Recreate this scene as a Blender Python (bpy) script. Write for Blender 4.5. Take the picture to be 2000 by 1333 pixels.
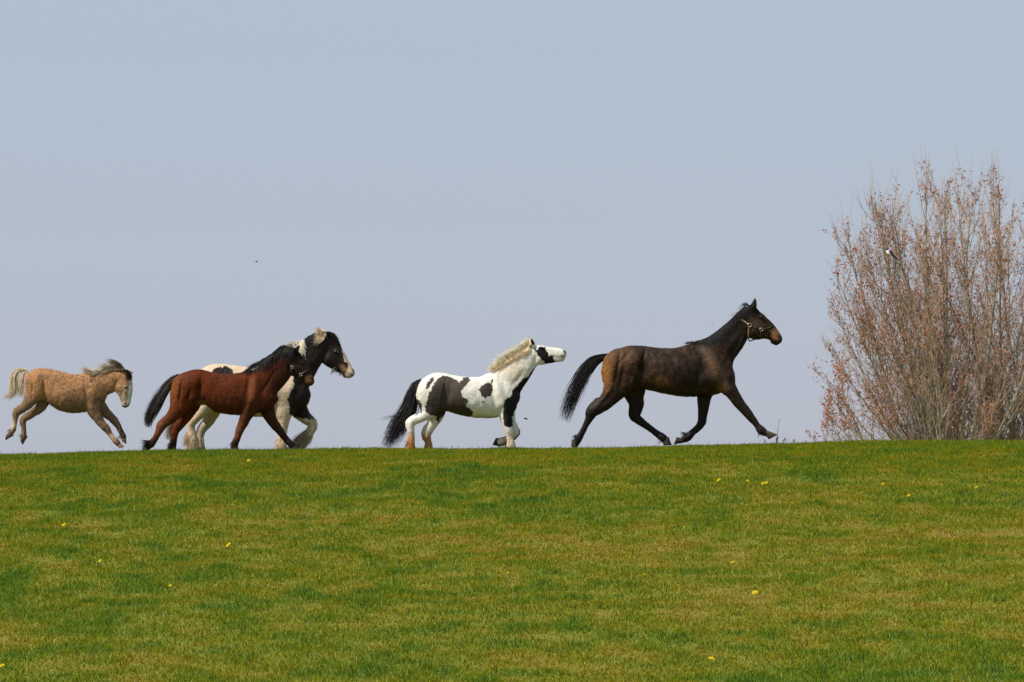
import bpy, math
import numpy as np

# ------------------------------------------------------------------ scene, camera, light
scene = bpy.context.scene
for o in list(bpy.data.objects):
    bpy.data.objects.remove(o, do_unlink=True)
col = scene.collection

FPX = 7620.0                      # focal length in pixels of a 2000 px wide picture
PITCH = math.radians(2.5)
CAMZ = 1.6
cam_data = bpy.data.cameras.new("camera")
cam_data.sensor_width = 36.0
cam_data.lens = 36.0 * FPX / 2000.0
cam_data.clip_start = 0.1
cam_data.clip_end = 5000.0
cam = bpy.data.objects.new("camera", cam_data)
cam.location = (0.0, 0.0, CAMZ)
cam.rotation_euler = (math.radians(90) + PITCH, 0.0, 0.0)
col.objects.link(cam)
scene.camera = cam

SUN_EL = math.radians(50.0)
SUN_H = (-0.88, -0.475)            # horizontal direction towards the sun: left, behind the camera
world = bpy.data.worlds.new("World")
scene.world = world
world.use_nodes = True
wn = world.node_tree.nodes
wl = world.node_tree.links
wn.clear()
w_out = wn.new("ShaderNodeOutputWorld")
w_bg = wn.new("ShaderNodeBackground")
w_sky = wn.new("ShaderNodeTexSky")
w_sky.sky_type = 'NISHITA'
w_sky.sun_disc = False
w_sky.sun_elevation = SUN_EL
w_sky.sun_rotation = math.atan2(SUN_H[0], SUN_H[1])
w_sky.altitude = 0.0
w_sky.air_density = 1.0
w_sky.dust_density = 0.6
w_sky.ozone_density = 0.8
w_mix = wn.new("ShaderNodeMix")          # an even spring haze veils the clear sky
w_mix.data_type = 'RGBA'
w_mix.inputs[0].default_value = 0.86
w_tc = wn.new("ShaderNodeTexCoord")
w_sep = wn.new("ShaderNodeSeparateXYZ")
w_rng = wn.new("ShaderNodeMapRange")      # the haze is lavender low down and clears to pale blue above
w_rng.interpolation_type = 'SMOOTHSTEP'
w_rng.inputs[1].default_value = 0.0
w_rng.inputs[2].default_value = 0.18
w_haze = wn.new("ShaderNodeMix")
w_haze.data_type = 'RGBA'
w_haze.inputs[6].default_value = (4.58, 4.88, 6.05, 1.0)
w_haze.inputs[7].default_value = (4.50, 5.48, 6.40, 1.0)
wl.new(w_tc.outputs["Generated"], w_sep.inputs[0])
wl.new(w_sep.outputs[2], w_rng.inputs[0])
wl.new(w_rng.outputs[0], w_haze.inputs[0])
wl.new(w_haze.outputs[2], w_mix.inputs[7])
wl.new(w_sky.outputs[0], w_mix.inputs[6])
wl.new(w_mix.outputs[2], w_bg.inputs[0])
wl.new(w_bg.outputs[0], w_out.inputs[0])
w_bg.inputs[1].default_value = 0.10

sun_data = bpy.data.lights.new("sun", 'SUN')
sun_data.energy = 5.0
sun_data.angle = math.radians(0.53)
sun_data.color = (1.0, 0.94, 0.84)
sun = bpy.data.objects.new("sun", sun_data)
hl = math.hypot(*SUN_H)
sd = np.array([SUN_H[0] / hl * math.cos(SUN_EL), SUN_H[1] / hl * math.cos(SUN_EL), math.sin(SUN_EL)])
from mathutils import Vector
sun.rotation_euler = Vector((-sd[0], -sd[1], -sd[2])).to_track_quat('-Z', 'Y').to_euler()
sun.location = (-20, -10, 30)
col.objects.link(sun)

scene.view_settings.view_transform = 'Standard'
scene.view_settings.look = 'None'
scene.view_settings.exposure = 0.0
scene.view_settings.gamma = 1.0
scene.view_settings.use_curve_mapping = False
scene.render.engine = 'CYCLES'

# ------------------------------------------------------------------ helpers
RNG = np.random.default_rng(7)
CP, SP = math.cos(PITCH), math.sin(PITCH)


def px_dir(px, py):
    """direction through a pixel of the 2000 x 1333 photograph"""
    a = np.asarray(px, float) - 1000.0
    b = 666.5 - np.asarray(py, float)
    return a, FPX * CP - b * SP, FPX * SP + b * CP


def px_at(px, py, Y):
    a, dy, dz = px_dir(px, py)
    t = Y / dy
    return a * t, CAMZ + dz * t


def smooth(x, a, b):
    t = np.clip((x - a) / (b - a), 0, 1)
    return t * t * (3 - 2 * t)


def lattice(ix, iy, seed):
    h = (ix.astype(np.int64) * 374761393 + iy.astype(np.int64) * 668265263 + seed * 1442695041) & 0x7fffffff
    h = ((h ^ (h >> 13)) * 1274126177) & 0x7fffffff
    h = h ^ (h >> 16)
    return (h & 0xffff) / 65535.0


def vnoise(x, y, seed=0):
    ix = np.floor(x); iy = np.floor(y)
    fx = x - ix; fy = y - iy
    fx = fx * fx * (3 - 2 * fx); fy = fy * fy * (3 - 2 * fy)
    a = lattice(ix, iy, seed); b = lattice(ix + 1, iy, seed)
    c = lattice(ix, iy + 1, seed); d = lattice(ix + 1, iy + 1, seed)
    return (a * (1 - fx) + b * fx) * (1 - fy) + (c * (1 - fx) + d * fx) * fy


def fbm(x, y, seed=0, octv=3):
    s = 0.0; amp = 0.5; tot = 0
    for k in range(octv):
        s = s + amp * vnoise(x * 2 ** k, y * 2 ** k, seed + 11 * k)
        tot += amp; amp *= 0.5
    return s / tot


def catmull(P, n):
    """resample a polyline of control rows with a Catmull-Rom spline, n points per span"""
    P = np.asarray(P, float)
    Q = np.vstack([2 * P[0] - P[1], P, 2 * P[-1] - P[-2]])
    out = []
    for i in range(1, len(Q) - 2):
        p0, p1, p2, p3 = Q[i - 1], Q[i], Q[i + 1], Q[i + 2]
        for t in np.arange(n) / n:
            out.append(0.5 * ((2 * p1) + (-p0 + p2) * t + (2 * p0 - 5 * p1 + 4 * p2 - p3) * t * t
                              + (-p0 + 3 * p1 - 3 * p2 + p3) * t ** 3))
    out.append(P[-1])
    return np.array(out)


def make_mesh(name, V, polys, mats, smooth_shade=True, colors=None, attrs=None, mat_index=None):
    """polys: (n,3) or (n,4) int array, or list of such arrays"""
    V = np.ascontiguousarray(V, np.float32)
    if not isinstance(polys, list):
        polys = [polys]
    me = bpy.data.meshes.new(name)
    me.vertices.add(len(V))
    me.vertices.foreach_set("co", V.ravel())
    idx = np.concatenate([np.asarray(p, np.int32).ravel() for p in polys])
    tot = np.concatenate([np.full(len(p), p.shape[1], np.int32) for p in polys])
    start = np.concatenate([[0], np.cumsum(tot)[:-1]]).astype(np.int32)
    me.loops.add(len(idx))
    me.loops.foreach_set("vertex_index", idx)
    me.polygons.add(len(tot))
    me.polygons.foreach_set("loop_start", start)
    me.polygons.foreach_set("loop_total", tot)
    if smooth_shade:
        me.polygons.foreach_set("use_smooth", np.ones(len(tot), bool))
    if mat_index is not None:
        me.polygons.foreach_set("material_index", np.asarray(mat_index, np.int32))
    if colors is not None:
        ca = me.color_attributes.new("Col", 'FLOAT_COLOR', 'POINT')
        c4 = np.ones((len(V), 4), np.float32)
        c4[:, :3] = colors
        ca.data.foreach_set("color", c4.ravel())
    if attrs:
        for k, v in attrs.items():
            at = me.attributes.new(k, 'FLOAT', 'POINT')
            at.data.foreach_set("value", np.asarray(v, np.float32))
    if not isinstance(mats, (list, tuple)):
        mats = [mats]
    for m in mats:
        me.materials.append(m)
    me.update(calc_edges=True)
    me.validate()
    return me


def add_obj(name, me, parent=None, loc=None):
    o = bpy.data.objects.new(name, me)
    col.objects.link(o)
    if parent is not None:
        o.parent = parent
    if loc is not None:
        o.location = loc
    return o


def tag(o, label=None, cat=None, group=None, kind=None):
    if label: o["label"] = label
    if cat: o["category"] = cat
    if group: o["group"] = group
    if kind: o["kind"] = kind
    return o


def tubes(P, R, sides=3, cap=False):
    """N polylines of K points -> vertices and quads"""
    P = np.asarray(P, float); R = np.asarray(R, float)
    N, K, _ = P.shape
    T = np.gradient(P, axis=1)
    T /= np.linalg.norm(T, axis=2, keepdims=True) + 1e-9
    ref = np.array([0.41, 0.83, 0.37])
    U = np.cross(T, ref)
    U /= np.linalg.norm(U, axis=2, keepdims=True) + 1e-9
    W = np.cross(T, U)
    ang = np.arange(sides) * 2 * math.pi / sides
    V = (P[:, :, None, :] + R[:, :, None, None] * (np.cos(ang)[None, None, :, None] * U[:, :, None, :]
                                                  + np.sin(ang)[None, None, :, None] * W[:, :, None, :]))
    base = (np.arange(N)[:, None, None] * K + np.arange(K - 1)[None, :, None]) * sides
    j = np.arange(sides)[None, None, :]
    j2 = (j + 1) % sides
    q = np.stack([base + j, base + j2, base + sides + j2, base + sides + j], axis=-1).reshape(-1, 4)
    return V.reshape(-1, 3), q


# ------------------------------------------------------------------ materials
def new_mat(name):
    m = bpy.data.materials.new(name)
    m.use_nodes = True
    return m, m.node_tree.nodes, m.node_tree.links, m.node_tree.nodes["Principled BSDF"]


def attr_mat(name, rough=0.6, spec=0.3, noise_scale=40.0, noise_amt=0.35, bump=0.25, sheen=0.0, stretch=(1, 1, 1)):
    """colour from the mesh's own colour attribute, broken up by fine noise and relief"""
    m, n, l, b = new_mat(name)
    a = n.new("ShaderNodeAttribute"); a.attribute_name = "Col"
    tc = n.new("ShaderNodeTexCoord")
    mp = n.new("ShaderNodeMapping"); mp.inputs["Scale"].default_value = stretch
    nz = n.new("ShaderNodeTexNoise"); nz.inputs["Scale"].default_value = noise_scale
    nz.inputs["Detail"].default_value = 5.0; nz.inputs["Roughness"].default_value = 0.65
    l.new(tc.outputs["Object"], mp.inputs[0]); l.new(mp.outputs[0], nz.inputs[0])
    mr = n.new("ShaderNodeMapRange")
    mr.inputs[1].default_value = 0.25; mr.inputs[2].default_value = 0.75
    mr.inputs[3].default_value = 1.0 - noise_amt; mr.inputs[4].default_value = 1.0 + noise_amt
    l.new(nz.outputs[0], mr.inputs[0])
    mx = n.new("ShaderNodeVectorMath"); mx.operation = 'SCALE'
    l.new(a.outputs["Color"], mx.inputs[0]); l.new(mr.outputs[0], mx.inputs["Scale"])
    l.new(mx.outputs[0], b.inputs["Base Color"])
    b.inputs["Roughness"].default_value = rough
    b.inputs["Specular IOR Level"].default_value = spec
    if sheen:
        b.inputs["Sheen Weight"].default_value = sheen
        b.inputs["Sheen Roughness"].default_value = 0.5
    if bump:
        bp = n.new("ShaderNodeBump"); bp.inputs["Strength"].default_value = bump
        bp.inputs["Distance"].default_value = 0.02
        l.new(nz.outputs[0], bp.inputs["Height"]); l.new(bp.outputs[0], b.inputs["Normal"])
    return m


def plain_mat(name, c, rough=0.6, spec=0.4, metallic=0.0, var=0.15, scale=60):
    m, n, l, b = new_mat(name)
    tc = n.new("ShaderNodeTexCoord")
    nz = n.new("ShaderNodeTexNoise"); nz.inputs["Scale"].default_value = scale
    l.new(tc.outputs["Object"], nz.inputs[0])
    mr = n.new("ShaderNodeMapRange")
    mr.inputs[1].default_value = 0.3; mr.inputs[2].default_value = 0.7
    mr.inputs[3].default_value = 1 - var; mr.inputs[4].default_value = 1 + var
    l.new(nz.outputs[0], mr.inputs[0])
    mx = n.new("ShaderNodeVectorMath"); mx.operation = 'SCALE'
    mx.inputs[0].default_value = c
    l.new(mr.outputs[0], mx.inputs["Scale"]); l.new(mx.outputs[0], b.inputs["Base Color"])
    b.inputs["Roughness"].default_value = rough
    b.inputs["Specular IOR Level"].default_value = spec
    b.inputs["Metallic"].default_value = metallic
    return m


M_coat_bay = attr_mat("bay_coat", rough=0.58, spec=0.08, noise_scale=24, noise_amt=0.5, bump=0.5, stretch=(1.0, 1.4, 1.0))
M_coat = attr_mat("horse_coat", rough=0.52, spec=0.15, noise_scale=24, noise_amt=0.55, bump=0.5, stretch=(1.0, 1.4, 1.0))
M_coat_pale = attr_mat("pale_coat", rough=0.6, spec=0.1, noise_scale=24, noise_amt=0.14, bump=0.4, stretch=(1.0, 1.4, 1.0))
M_coat_shaggy = attr_mat("shaggy_coat", rough=0.75, spec=0.06, noise_scale=22, noise_amt=0.42, bump=0.6, stretch=(1.0, 1.4, 0.8))
M_hair = attr_mat("horse_hair", rough=0.5, spec=0.2, noise_scale=20, noise_amt=0.25, bump=0.0)
M_fur = attr_mat("coat_fur", rough=0.65, spec=0.1, noise_scale=24, noise_amt=0.3, bump=0.0)
M_hoof = attr_mat("hoof_horn", rough=0.6, spec=0.2, noise_scale=50, noise_amt=0.3, bump=0.15)
M_eye = plain_mat("eye_dark", (0.012, 0.008, 0.006), rough=0.28, spec=0.4)
M_strap_tan = plain_mat("strap_tan_webbing", (0.30, 0.20, 0.11), rough=0.8)
M_strap_dark = plain_mat("strap_dark_leather", (0.025, 0.017, 0.012), rough=0.5)
M_steel = plain_mat("ring_steel", (0.42, 0.38, 0.32), rough=0.42, metallic=1.0)

# ------------------------------------------------------------------ terrain
S0 = 0.119
YC = 60.5
LOS = 0.0159
YS = np.linspace(-400, 1500, 190001)
rate = (S0 - LOS) / 10.5
slope = np.interp(YS, [-400, 30, 36, 50, YC, 50 + (S0 + 0.11) / rate, 130, 170, 1500],
                  [0, 0, S0, S0, LOS, -0.11, -0.11, 0, 0])
ZS = np.concatenate([[0], np.cumsum((slope[1:] + slope[:-1]) * 0.5 * np.diff(YS))])
ZS -= np.interp(YC, YS, ZS)
# the crest's line against the sky, read off the photograph (grass tips stand ~3 px above the soil)
cr_px = np.array([-600, -200, 0, 150, 300, 600, 1000, 1300, 1500, 1700, 2000, 2300, 2700.0])
cr_py = np.array([900, 893, 889, 885.5, 881.5, 879, 876.5, 872.5, 868.5, 865, 862.5, 861, 860.0]) + 3.0
_cx, _cz = px_at(cr_px, cr_py, YC)


def terrain(x, y):
    z = np.interp(y, YS, ZS) + np.interp(x, _cx, _cz)
    near = np.exp(-((y - 47) / 22.0) ** 2)
    z = z + near * (0.10 * (fbm(x * 0.35 + 3, y * 0.35, 5, 3) - 0.5) + 0.055 * (fbm(x * 1.6, y * 1.6, 9, 2) - 0.5))
    return z


def ray_ground(px, py):
    a, dy, dz = px_dir(px, py)
    ys = np.linspace(28, 62, 6801)
    zz = CAMZ + dz / dy * ys
    xx = a / dy * ys
    d = zz - terrain(xx, ys)
    k = np.argmax(d < 0) if (d < 0).any() else len(ys) - 1
    return xx[k], ys[k], terrain(xx[k:k + 1], ys[k:k + 1])[0]


def patch_noise(x, y):
    """0 = dry and short, 1 = lush and tall"""
    a = fbm(x * 0.8, y * 0.55, 21, 3)
    b = fbm(x * 3.2 + 7, y * 2.7, 33, 4)
    c = fbm(x * 0.22, y * 0.2, 77, 2)
    v = 0.22 * a + 0.55 * b + 0.23 * c
    return np.clip((v - 0.5) * 1.75 + 0.49, 0, 1)


def grass_mat(name, is_blade):
    m, n, l, b = new_mat(name)
    a = n.new("ShaderNodeAttribute"); a.attribute_name = "patch"
    rp = n.new("ShaderNodeValToRGB")
    e = rp.color_ramp.elements
    e[0].position = 0.0; e[0].color = (0.275, 0.180, 0.018, 1)
    e[1].position = 1.0; e[1].color = (0.060, 0.150, 0.016, 1)
    for pos, c in ((0.25, (0.240, 0.200, 0.007, 1)), (0.5, (0.196, 0.215, 0.007, 1)), (0.75, (0.122, 0.190, 0.010, 1))):
        k = e.new(pos); k.color = c
    l.new(a.outputs["Fac"], rp.inputs[0])
    if not is_blade:
        dk = n.new("ShaderNodeVectorMath"); dk.operation = 'SCALE'; dk.inputs["Scale"].default_value = 0.75
        nz = n.new("ShaderNodeTexNoise"); nz.inputs["Scale"].default_value = 30
        tc = n.new("ShaderNodeTexCoord"); l.new(tc.outputs["Object"], nz.inputs[0])
        mr = n.new("ShaderNodeMapRange"); mr.inputs[3].default_value = 0.55; mr.inputs[4].default_value = 0.95
        l.new(nz.outputs[0], mr.inputs[0]); l.new(mr.outputs[0], dk.inputs["Scale"])
        l.new(rp.outputs[0], dk.inputs[0]); l.new(dk.outputs[0], b.inputs["Base Color"])
        b.inputs["Roughness"].default_value = 0.9
        return m
    g = n.new("ShaderNodeNewGeometry")
    r2 = n.new("ShaderNodeValToRGB"); r2.color_ramp.interpolation = 'LINEAR'
    e2 = r2.color_ramp.elements
    e2[0].position = 0.0; e2[0].color = (0.48, 0.48, 0.48, 1)
    e2[1].position = 0.95; e2[1].color = (1.60, 1.55, 1.3, 1)
    k = e2.new(0.985); k.color = (1.7, 1.55, 2.5, 1)
    k = e2.new(0.993); k.color = (2.6, 2.3, 9.0, 1)
    k = e2.new(1.0); k.color = (3.4, 3.0, 26.0, 1)
    l.new(g.outputs["Random Per Island"], r2.inputs[0])
    mx = n.new("ShaderNodeMix"); mx.data_type = 'RGBA'; mx.blend_type = 'MULTIPLY'; mx.inputs[0].default_value = 1.0
    l.new(rp.outputs[0], mx.inputs[6]); l.new(r2.outputs[0], mx.inputs[7])
    l.new(mx.outputs[2], b.inputs["Base Color"])
    b.inputs["Roughness"].default_value = 0.55
    b.inputs["Specular IOR Level"].default_value = 0.10
    tr = n.new("ShaderNodeBsdfTranslucent"); l.new(mx.outputs[2], tr.inputs[0])
    ms = n.new("ShaderNodeMixShader"); ms.inputs[0].default_value = 0.4
    l.new(b.outputs[0], ms.inputs[1]); l.new(tr.outputs[0], ms.inputs[2])
    l.new(ms.outputs[0], n["Material Output"].inputs[0])
    return m


M_ground = grass_mat("grassy_soil", False)
M_blade = grass_mat("grass_blade", True)


def axis_steps(spans):
    out = []
    for a, b, n in spans:
        out.append(np.linspace(a, b, n, endpoint=False))
    out.append([spans[-1][1]])
    return np.concatenate(out)


gx = axis_steps([(-900, -60, 30), (-60, -12, 40), (-12, 12, 110), (12, 60, 40), (60, 900, 30)])
gy = axis_steps([(-300, 0, 20), (0, 28, 40), (28, 70, 190), (70, 130, 60), (130, 1400, 40)])
GX, GY = np.meshgrid(gx, gy, indexing='ij')
GZ = terrain(GX, GY)
ii, jj = np.meshgrid(np.arange(len(gx) - 1), np.arange(len(gy) - 1), indexing='ij')
b0 = (ii * len(gy) + jj).ravel()
quads = np.stack([b0, b0 + len(gy), b0 + len(gy) + 1, b0 + 1], -1)
ground = add_obj("ground", make_mesh("ground", np.stack([GX.ravel(), GY.ravel(), GZ.ravel()], -1), quads, M_ground,
                                     attrs={"patch": patch_noise(GX.ravel(), GY.ravel())}))
tag(ground, "short green pasture rising to a gently sloping crest", "ground", kind="structure")

# ------------------------------------------------------------------ grass
GRASS_N = 1050000
rg = np.random.default_rng(3)
y0, y1 = 33.0, 63.5
n_try = int(GRASS_N * 1.45)
by = rg.uniform(y0, y1, n_try)
bx = rg.uniform(-9.6, 9.6, n_try)
keep = np.abs(bx) < (0.1315 * by + 1.1)
bx, by = bx[keep][:GRASS_N], by[keep][:GRASS_N]
n = len(bx)
bz = terrain(bx, by)
pt = patch_noise(bx, by)
fine = fbm(bx * 6, by * 6, 91, 2)
hgt = (0.018 + 0.042 * pt ** 1.3) * rg.uniform(0.55, 1.35, n) * (0.6 + 0.8 * fine)
seed_stalk = rg.random(n) < 0.006
hgt = np.where(seed_stalk, hgt + rg.uniform(0.02, 0.05, n), hgt)
hgt = np.where((rg.random(n) < 0.005) & (by > 58.0), hgt + rg.uniform(0.02, 0.08, n), hgt)
wid = rg.uniform(0.004, 0.0072, n)
wid = np.where(rg.random(n) < 0.0025, 0.011, wid)
az = rg.uniform(0, 2 * math.pi, n)
lean = rg.uniform(0.1, 1.1, n) * hgt
la = rg.uniform(0, 2 * math.pi, n)
V = np.empty((n, 3, 3), np.float32)
ca, sa = np.cos(az) * wid, np.sin(az) * wid
V[:, 0, 0] = bx - ca; V[:, 0, 1] = by - sa; V[:, 0, 2] = bz - 0.006
V[:, 1, 0] = bx + ca; V[:, 1, 1] = by + sa; V[:, 1, 2] = bz - 0.006
V[:, 2, 0] = bx + np.cos(la) * lean; V[:, 2, 1] = by + np.sin(la) * lean; V[:, 2, 2] = bz + hgt
pv = np.clip(np.repeat(pt + rg.normal(0, 0.10, n), 3), 0, 1)
grass = add_obj("grass", make_mesh("grass", V.reshape(-1, 3), np.arange(n * 3).reshape(-1, 3), M_blade,
                                   smooth_shade=False, attrs={"patch": pv}))
tag(grass, "short grazed grass, olive with darker green tufts", "grass", kind="stuff")

# ------------------------------------------------------------------ horses: implicit surface -> one mesh


class Horse:
    """A horse traced in profile: coordinates are those of an enlarged crop (ox, oy, zoom) of the photograph."""

    def __init__(self, name, crop, Y, label, cat, vox=0.0118, legspread=0.14):
        self.ox, self.oy, self.s = crop
        self.Y = Y
        self.root = bpy.data.objects.new(name, None)
        self.root.empty_display_size = 0.3
        col.objects.link(self.root)
        tag(self.root, label, cat)
        self.vox = vox
        self.m = Y / FPX / self.s           # metres per crop pixel
        self.ops = []
        self.bumps = []
        self.ls = legspread
        self.lump = 0.006

    def uv2(self, u, v):
        """crop pixel -> world x, z in the horse's median plane"""
        return px_at(self.ox + np.asarray(u, float) / self.s, self.oy + np.asarray(v, float) / self.s, self.Y)

    def set_origin(self, u, v):
        x, z = self.uv2(u, v)
        g = terrain(np.array([x]), np.array([self.Y]))[0]
        self.org = np.array([x, self.Y, g])
        self.root.location = self.org

    def loc(self, u, v):
        x, z = self.uv2(u, v)
        return x - self.org[0], z - self.org[2]

    def to_uv(self, x, z):
        """local -> crop pixel"""
        X = x + self.org[0]; Z = z + self.org[2] - CAMZ
        f = self.Y * CP + Z * SP
        r = X / f * FPX
        b = (-self.Y * SP + Z * CP) / f * FPX
        return (1000 + r - self.ox) * self.s, (666.5 - b - self.oy) * self.s

    # -- description
    def trunk(self, top, bot, width, wl=0.47, ptop=None):
        self.ops.append(("trunk", top, bot, width, wl, ptop))

    def chain(self, pts, k=0.03, q=1.0, y=0.0, n=3):
        """pts rows: u, v, r(crop px), [w ratio], [y metres]"""
        rows = []
        for p in pts:
            p = list(p)
            if len(p) < 4: p.append(q)
            if len(p) < 5: p.append(y)
            rows.append(p)
        self.ops.append(("chain", np.array(rows, float), k, n))

    def bump(self, u, v, ru, rv, rot, amp, side=0):
        self.bumps.append((u, v, ru, rv, rot, amp * 1.9, side))

    # -- build
    def build(self, mat, color_fn):
        segs = []
        lo = np.array([9., 9, 9]); hi = -lo
        for op in self.ops:
            if op[0] == "chain":
                rows = catmull(op[1], op[3])
                x, z = self.loc(rows[:, 0], rows[:, 1])
                r = np.maximum(rows[:, 2] * self.m, 0.008)
                w = np.maximum(r * rows[:, 3], 0.008)
                D = np.stack([x, z, r, w, rows[:, 4]], 1)
                segs.append(("chain", D, op[2]))
                lo = np.minimum(lo, [(x - r).min(), (D[:, 4] - w).min(), (z - r).min()])
                hi = np.maximum(hi, [(x + r).max(), (D[:, 4] + w).max(), (z + r).max()])
            else:
                t = catmull(op[1], 6); b = catmull(op[2], 6)
                tx, tz = self.loc(t[:, 0], t[:, 1]); bx_, bz_ = self.loc(b[:, 0], b[:, 1])
                wx, _ = self.loc(np.array([p[0] for p in op[3]]), np.full(len(op[3]), op[1][0][1]))
                ww = np.array([p[1] for p in op[3]])
                pt_ = op[5]
                segs.append(("trunk", tx, tz, bx_, bz_, wx, ww, op[4], pt_))
                lo = np.minimum(lo, [tx.min(), -ww.max(), bz_.min()])
                hi = np.maximum(hi, [tx.max(), ww.max(), tz.max()])
        lo -= 0.06; hi += 0.06
        h = self.vox
        dim = np.ceil((hi - lo) / h).astype(int) + 1
        gx_ = lo[0] + h * np.arange(dim[0]); gy_ = lo[1] + h * np.arange(dim[1]); gz_ = lo[2] + h * np.arange(dim[2])
        F = np.full(dim, 0.5, np.float32)
        MG = 0.09

        def box(x0, x1, y0_, y1_, z0, z1):
            a = np.clip([int((x0 - lo[0] - MG) / h), int((y0_ - lo[1] - MG) / h), int((z0 - lo[2] - MG) / h)], 0, dim - 1)
            b = np.clip([int((x1 - lo[0] + MG) / h) + 2, int((y1_ - lo[1] + MG) / h) + 2, int((z1 - lo[2] + MG) / h) + 2], 1, dim)
            return slice(a[0], b[0]), slice(a[1], b[1]), slice(a[2], b[2])

        def smin_into(sl, f, k):
            A = F[sl]
            hh = np.clip(0.5 + 0.5 * (A - f) / k, 0, 1)
            F[sl] = A * (1 - hh) + f * hh - k * hh * (1 - hh)

        for sg in segs:
            if sg[0] == "trunk":
                _, tx, tz, bx_, bz_, wx, ww, wlv, ptp = sg
                sl = box(tx.min(), tx.max(), -ww.max(), ww.max(), bz_.min(), tz.max())
                X = gx_[sl[0]]; Yv = gy_[sl[1]]; Z = gz_[sl[2]]
                o = np.argsort(tx); o2 = np.argsort(bx_)
                top = np.interp(X, tx[o], tz[o]); bot = np.interp(X, bx_[o2], bz_[o2])
                wv = np.interp(X, wx, ww)
                # soften the width profile
                ker = np.ones(9) / 9
                wv = np.convolve(np.pad(wv, 4, mode='edge'), ker, 'valid')
                pv_ = np.full(len(X), 2.2) if ptp is None else np.interp(X, self.loc(np.array([p[0] for p in ptp]), np.zeros(len(ptp)))[0], [p[1] for p in ptp])
                hgt_ = np.maximum(top - bot, 0.01)
                zc = bot + hgt_ * wlv
                ht = hgt_ * (1 - wlv); hb = hgt_ * wlv
                Z3 = Z[None, None, :]; Y3 = Yv[None, :, None]
                zc3 = zc[:, None, None]
                s = np.where(Z3 > zc3, (Z3 - zc3) / ht[:, None, None], (zc3 - Z3) / hb[:, None, None])
                yy = np.abs(Y3) / np.maximum(wv, 0.01)[:, None, None]
                p3 = np.where(Z3 > zc3, pv_[:, None, None], 2.15)
                k0 = (np.maximum(s, 1e-4) ** p3 + np.maximum(yy, 1e-4) ** p3) ** (1 / p3)
                f = (k0 - 1) * np.minimum(np.minimum(ht, hb), wv)[:, None, None]
                g = np.gradient(f, h)
                gm = np.sqrt(g[0] ** 2 + g[1] ** 2 + g[2] ** 2)
                f = f / np.clip(gm, 0.5, 6.0)
                x0, x1 = tx.min(), tx.max()
                outx = np.maximum(x0 - X, X - x1)
                f = np.where(outx[:, None, None] > 0, np.maximum(f, outx[:, None, None] + 0.002), f)
                smin_into(sl, f.astype(np.float32), 0.03)
            else:
                _, D, k = sg
                sl = box((D[:, 0] - D[:, 2]).min(), (D[:, 0] + D[:, 2]).max(), (D[:, 4] - D[:, 3]).min(), (D[:, 4] + D[:, 3]).max(),
                         (D[:, 1] - D[:, 2]).min(), (D[:, 1] + D[:, 2]).max())
                base = [s_.start for s_ in sl]
                C = np.full([s_.stop - s_.start for s_ in sl], 0.5, np.float32)
                for a, b in zip(D[:-1], D[1:]):
                    s2 = box(min(a[0] - a[2], b[0] - b[2]), max(a[0] + a[2], b[0] + b[2]), min(a[4] - a[3], b[4] - b[3]),
                             max(a[4] + a[3], b[4] + b[3]), min(a[1] - a[2], b[1] - b[2]), max(a[1] + a[2], b[1] + b[2]))
                    X = gx_[s2[0]][:, None]; Z = gz_[s2[2]][None, :]
                    dx, dz = b[0] - a[0], b[1] - a[1]
                    L2 = dx * dx + dz * dz + 1e-9
                    t = np.clip(((X - a[0]) * dx + (Z - a[1]) * dz) / L2, 0, 1)
                    d2 = (X - a[0] - t * dx) ** 2 + (Z - a[1] - t * dz) ** 2
                    r = a[2] + t * (b[2] - a[2]); w = a[3] + t * (b[3] - a[3]); yc = a[4] + t * (b[4] - a[4])
                    yy = (gy_[s2[1]][None, :, None] - yc[:, None, :])
                    A = (d2 / r ** 2)[:, None, :]; B = yy ** 2 / (w ** 2)[:, None, :]
                    k0 = np.sqrt(A + B)
                    k1 = np.sqrt(A / (r ** 2)[:, None, :] + B / (w ** 2)[:, None, :]) + 1e-6
                    f = k0 * (k0 - 1) / k1
                    f = np.where(k0 < 0.2, -0.2 * np.minimum(r, w)[:, None, :], f)
                    loc_ = tuple(slice(q.start - b_, q.stop - b_) for q, b_ in zip(s2, base))
                    np.minimum(C[loc_], f, out=C[loc_])
                smin_into(sl, C, k)
        # muscle relief: swellings and hollows, placed in profile
        U, Vv = self.to_uv(gx_[:, None], gz_[None, :])
        for (u, v, ru, rv, rot, amp, side) in self.bumps:
            c, s = math.cos(math.radians(rot)), math.sin(math.radians(rot))
            a = ((U - u) * c + (Vv - v) * s) / ru
            b = (-(U - u) * s + (Vv - v) * c) / rv
            e = (amp * np.exp(-(a * a + b * b))).astype(np.float32)
            if side == 0:
                F -= e[:, None, :] * smooth(np.abs(gy_), 0.0, 0.06)[None, :, None].astype(np.float32)
            else:
                F -= e[:, None, :] * smooth(gy_ * side, 0.02, 0.05)[None, :, None].astype(np.float32)
        lump = (fbm(U * .022 + 3, Vv * .022, 61, 3) - .5) * 2 * self.lump + (fbm(U * .06, Vv * .014, 67, 2) - .5) * .006
        F -= lump.astype(np.float32)[:, None, :]
        self.F, self.lo, self.h, self.dim = F, lo, h, dim
        Vx, Q = surface_nets(F, lo, h)
        Vx = relax(Vx, Q, 3, 0.5)
        u, v = self.to_uv(Vx[:, 0], Vx[:, 2])
        cols = color_fn(u, v, Vx)
        me = make_mesh("body", Vx, Q, mat, colors=cols)
        self.body = add_obj("body", me, self.root)
        self.Vx, self.Q, self.cols = Vx, Q, cols
        return self.body

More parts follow.
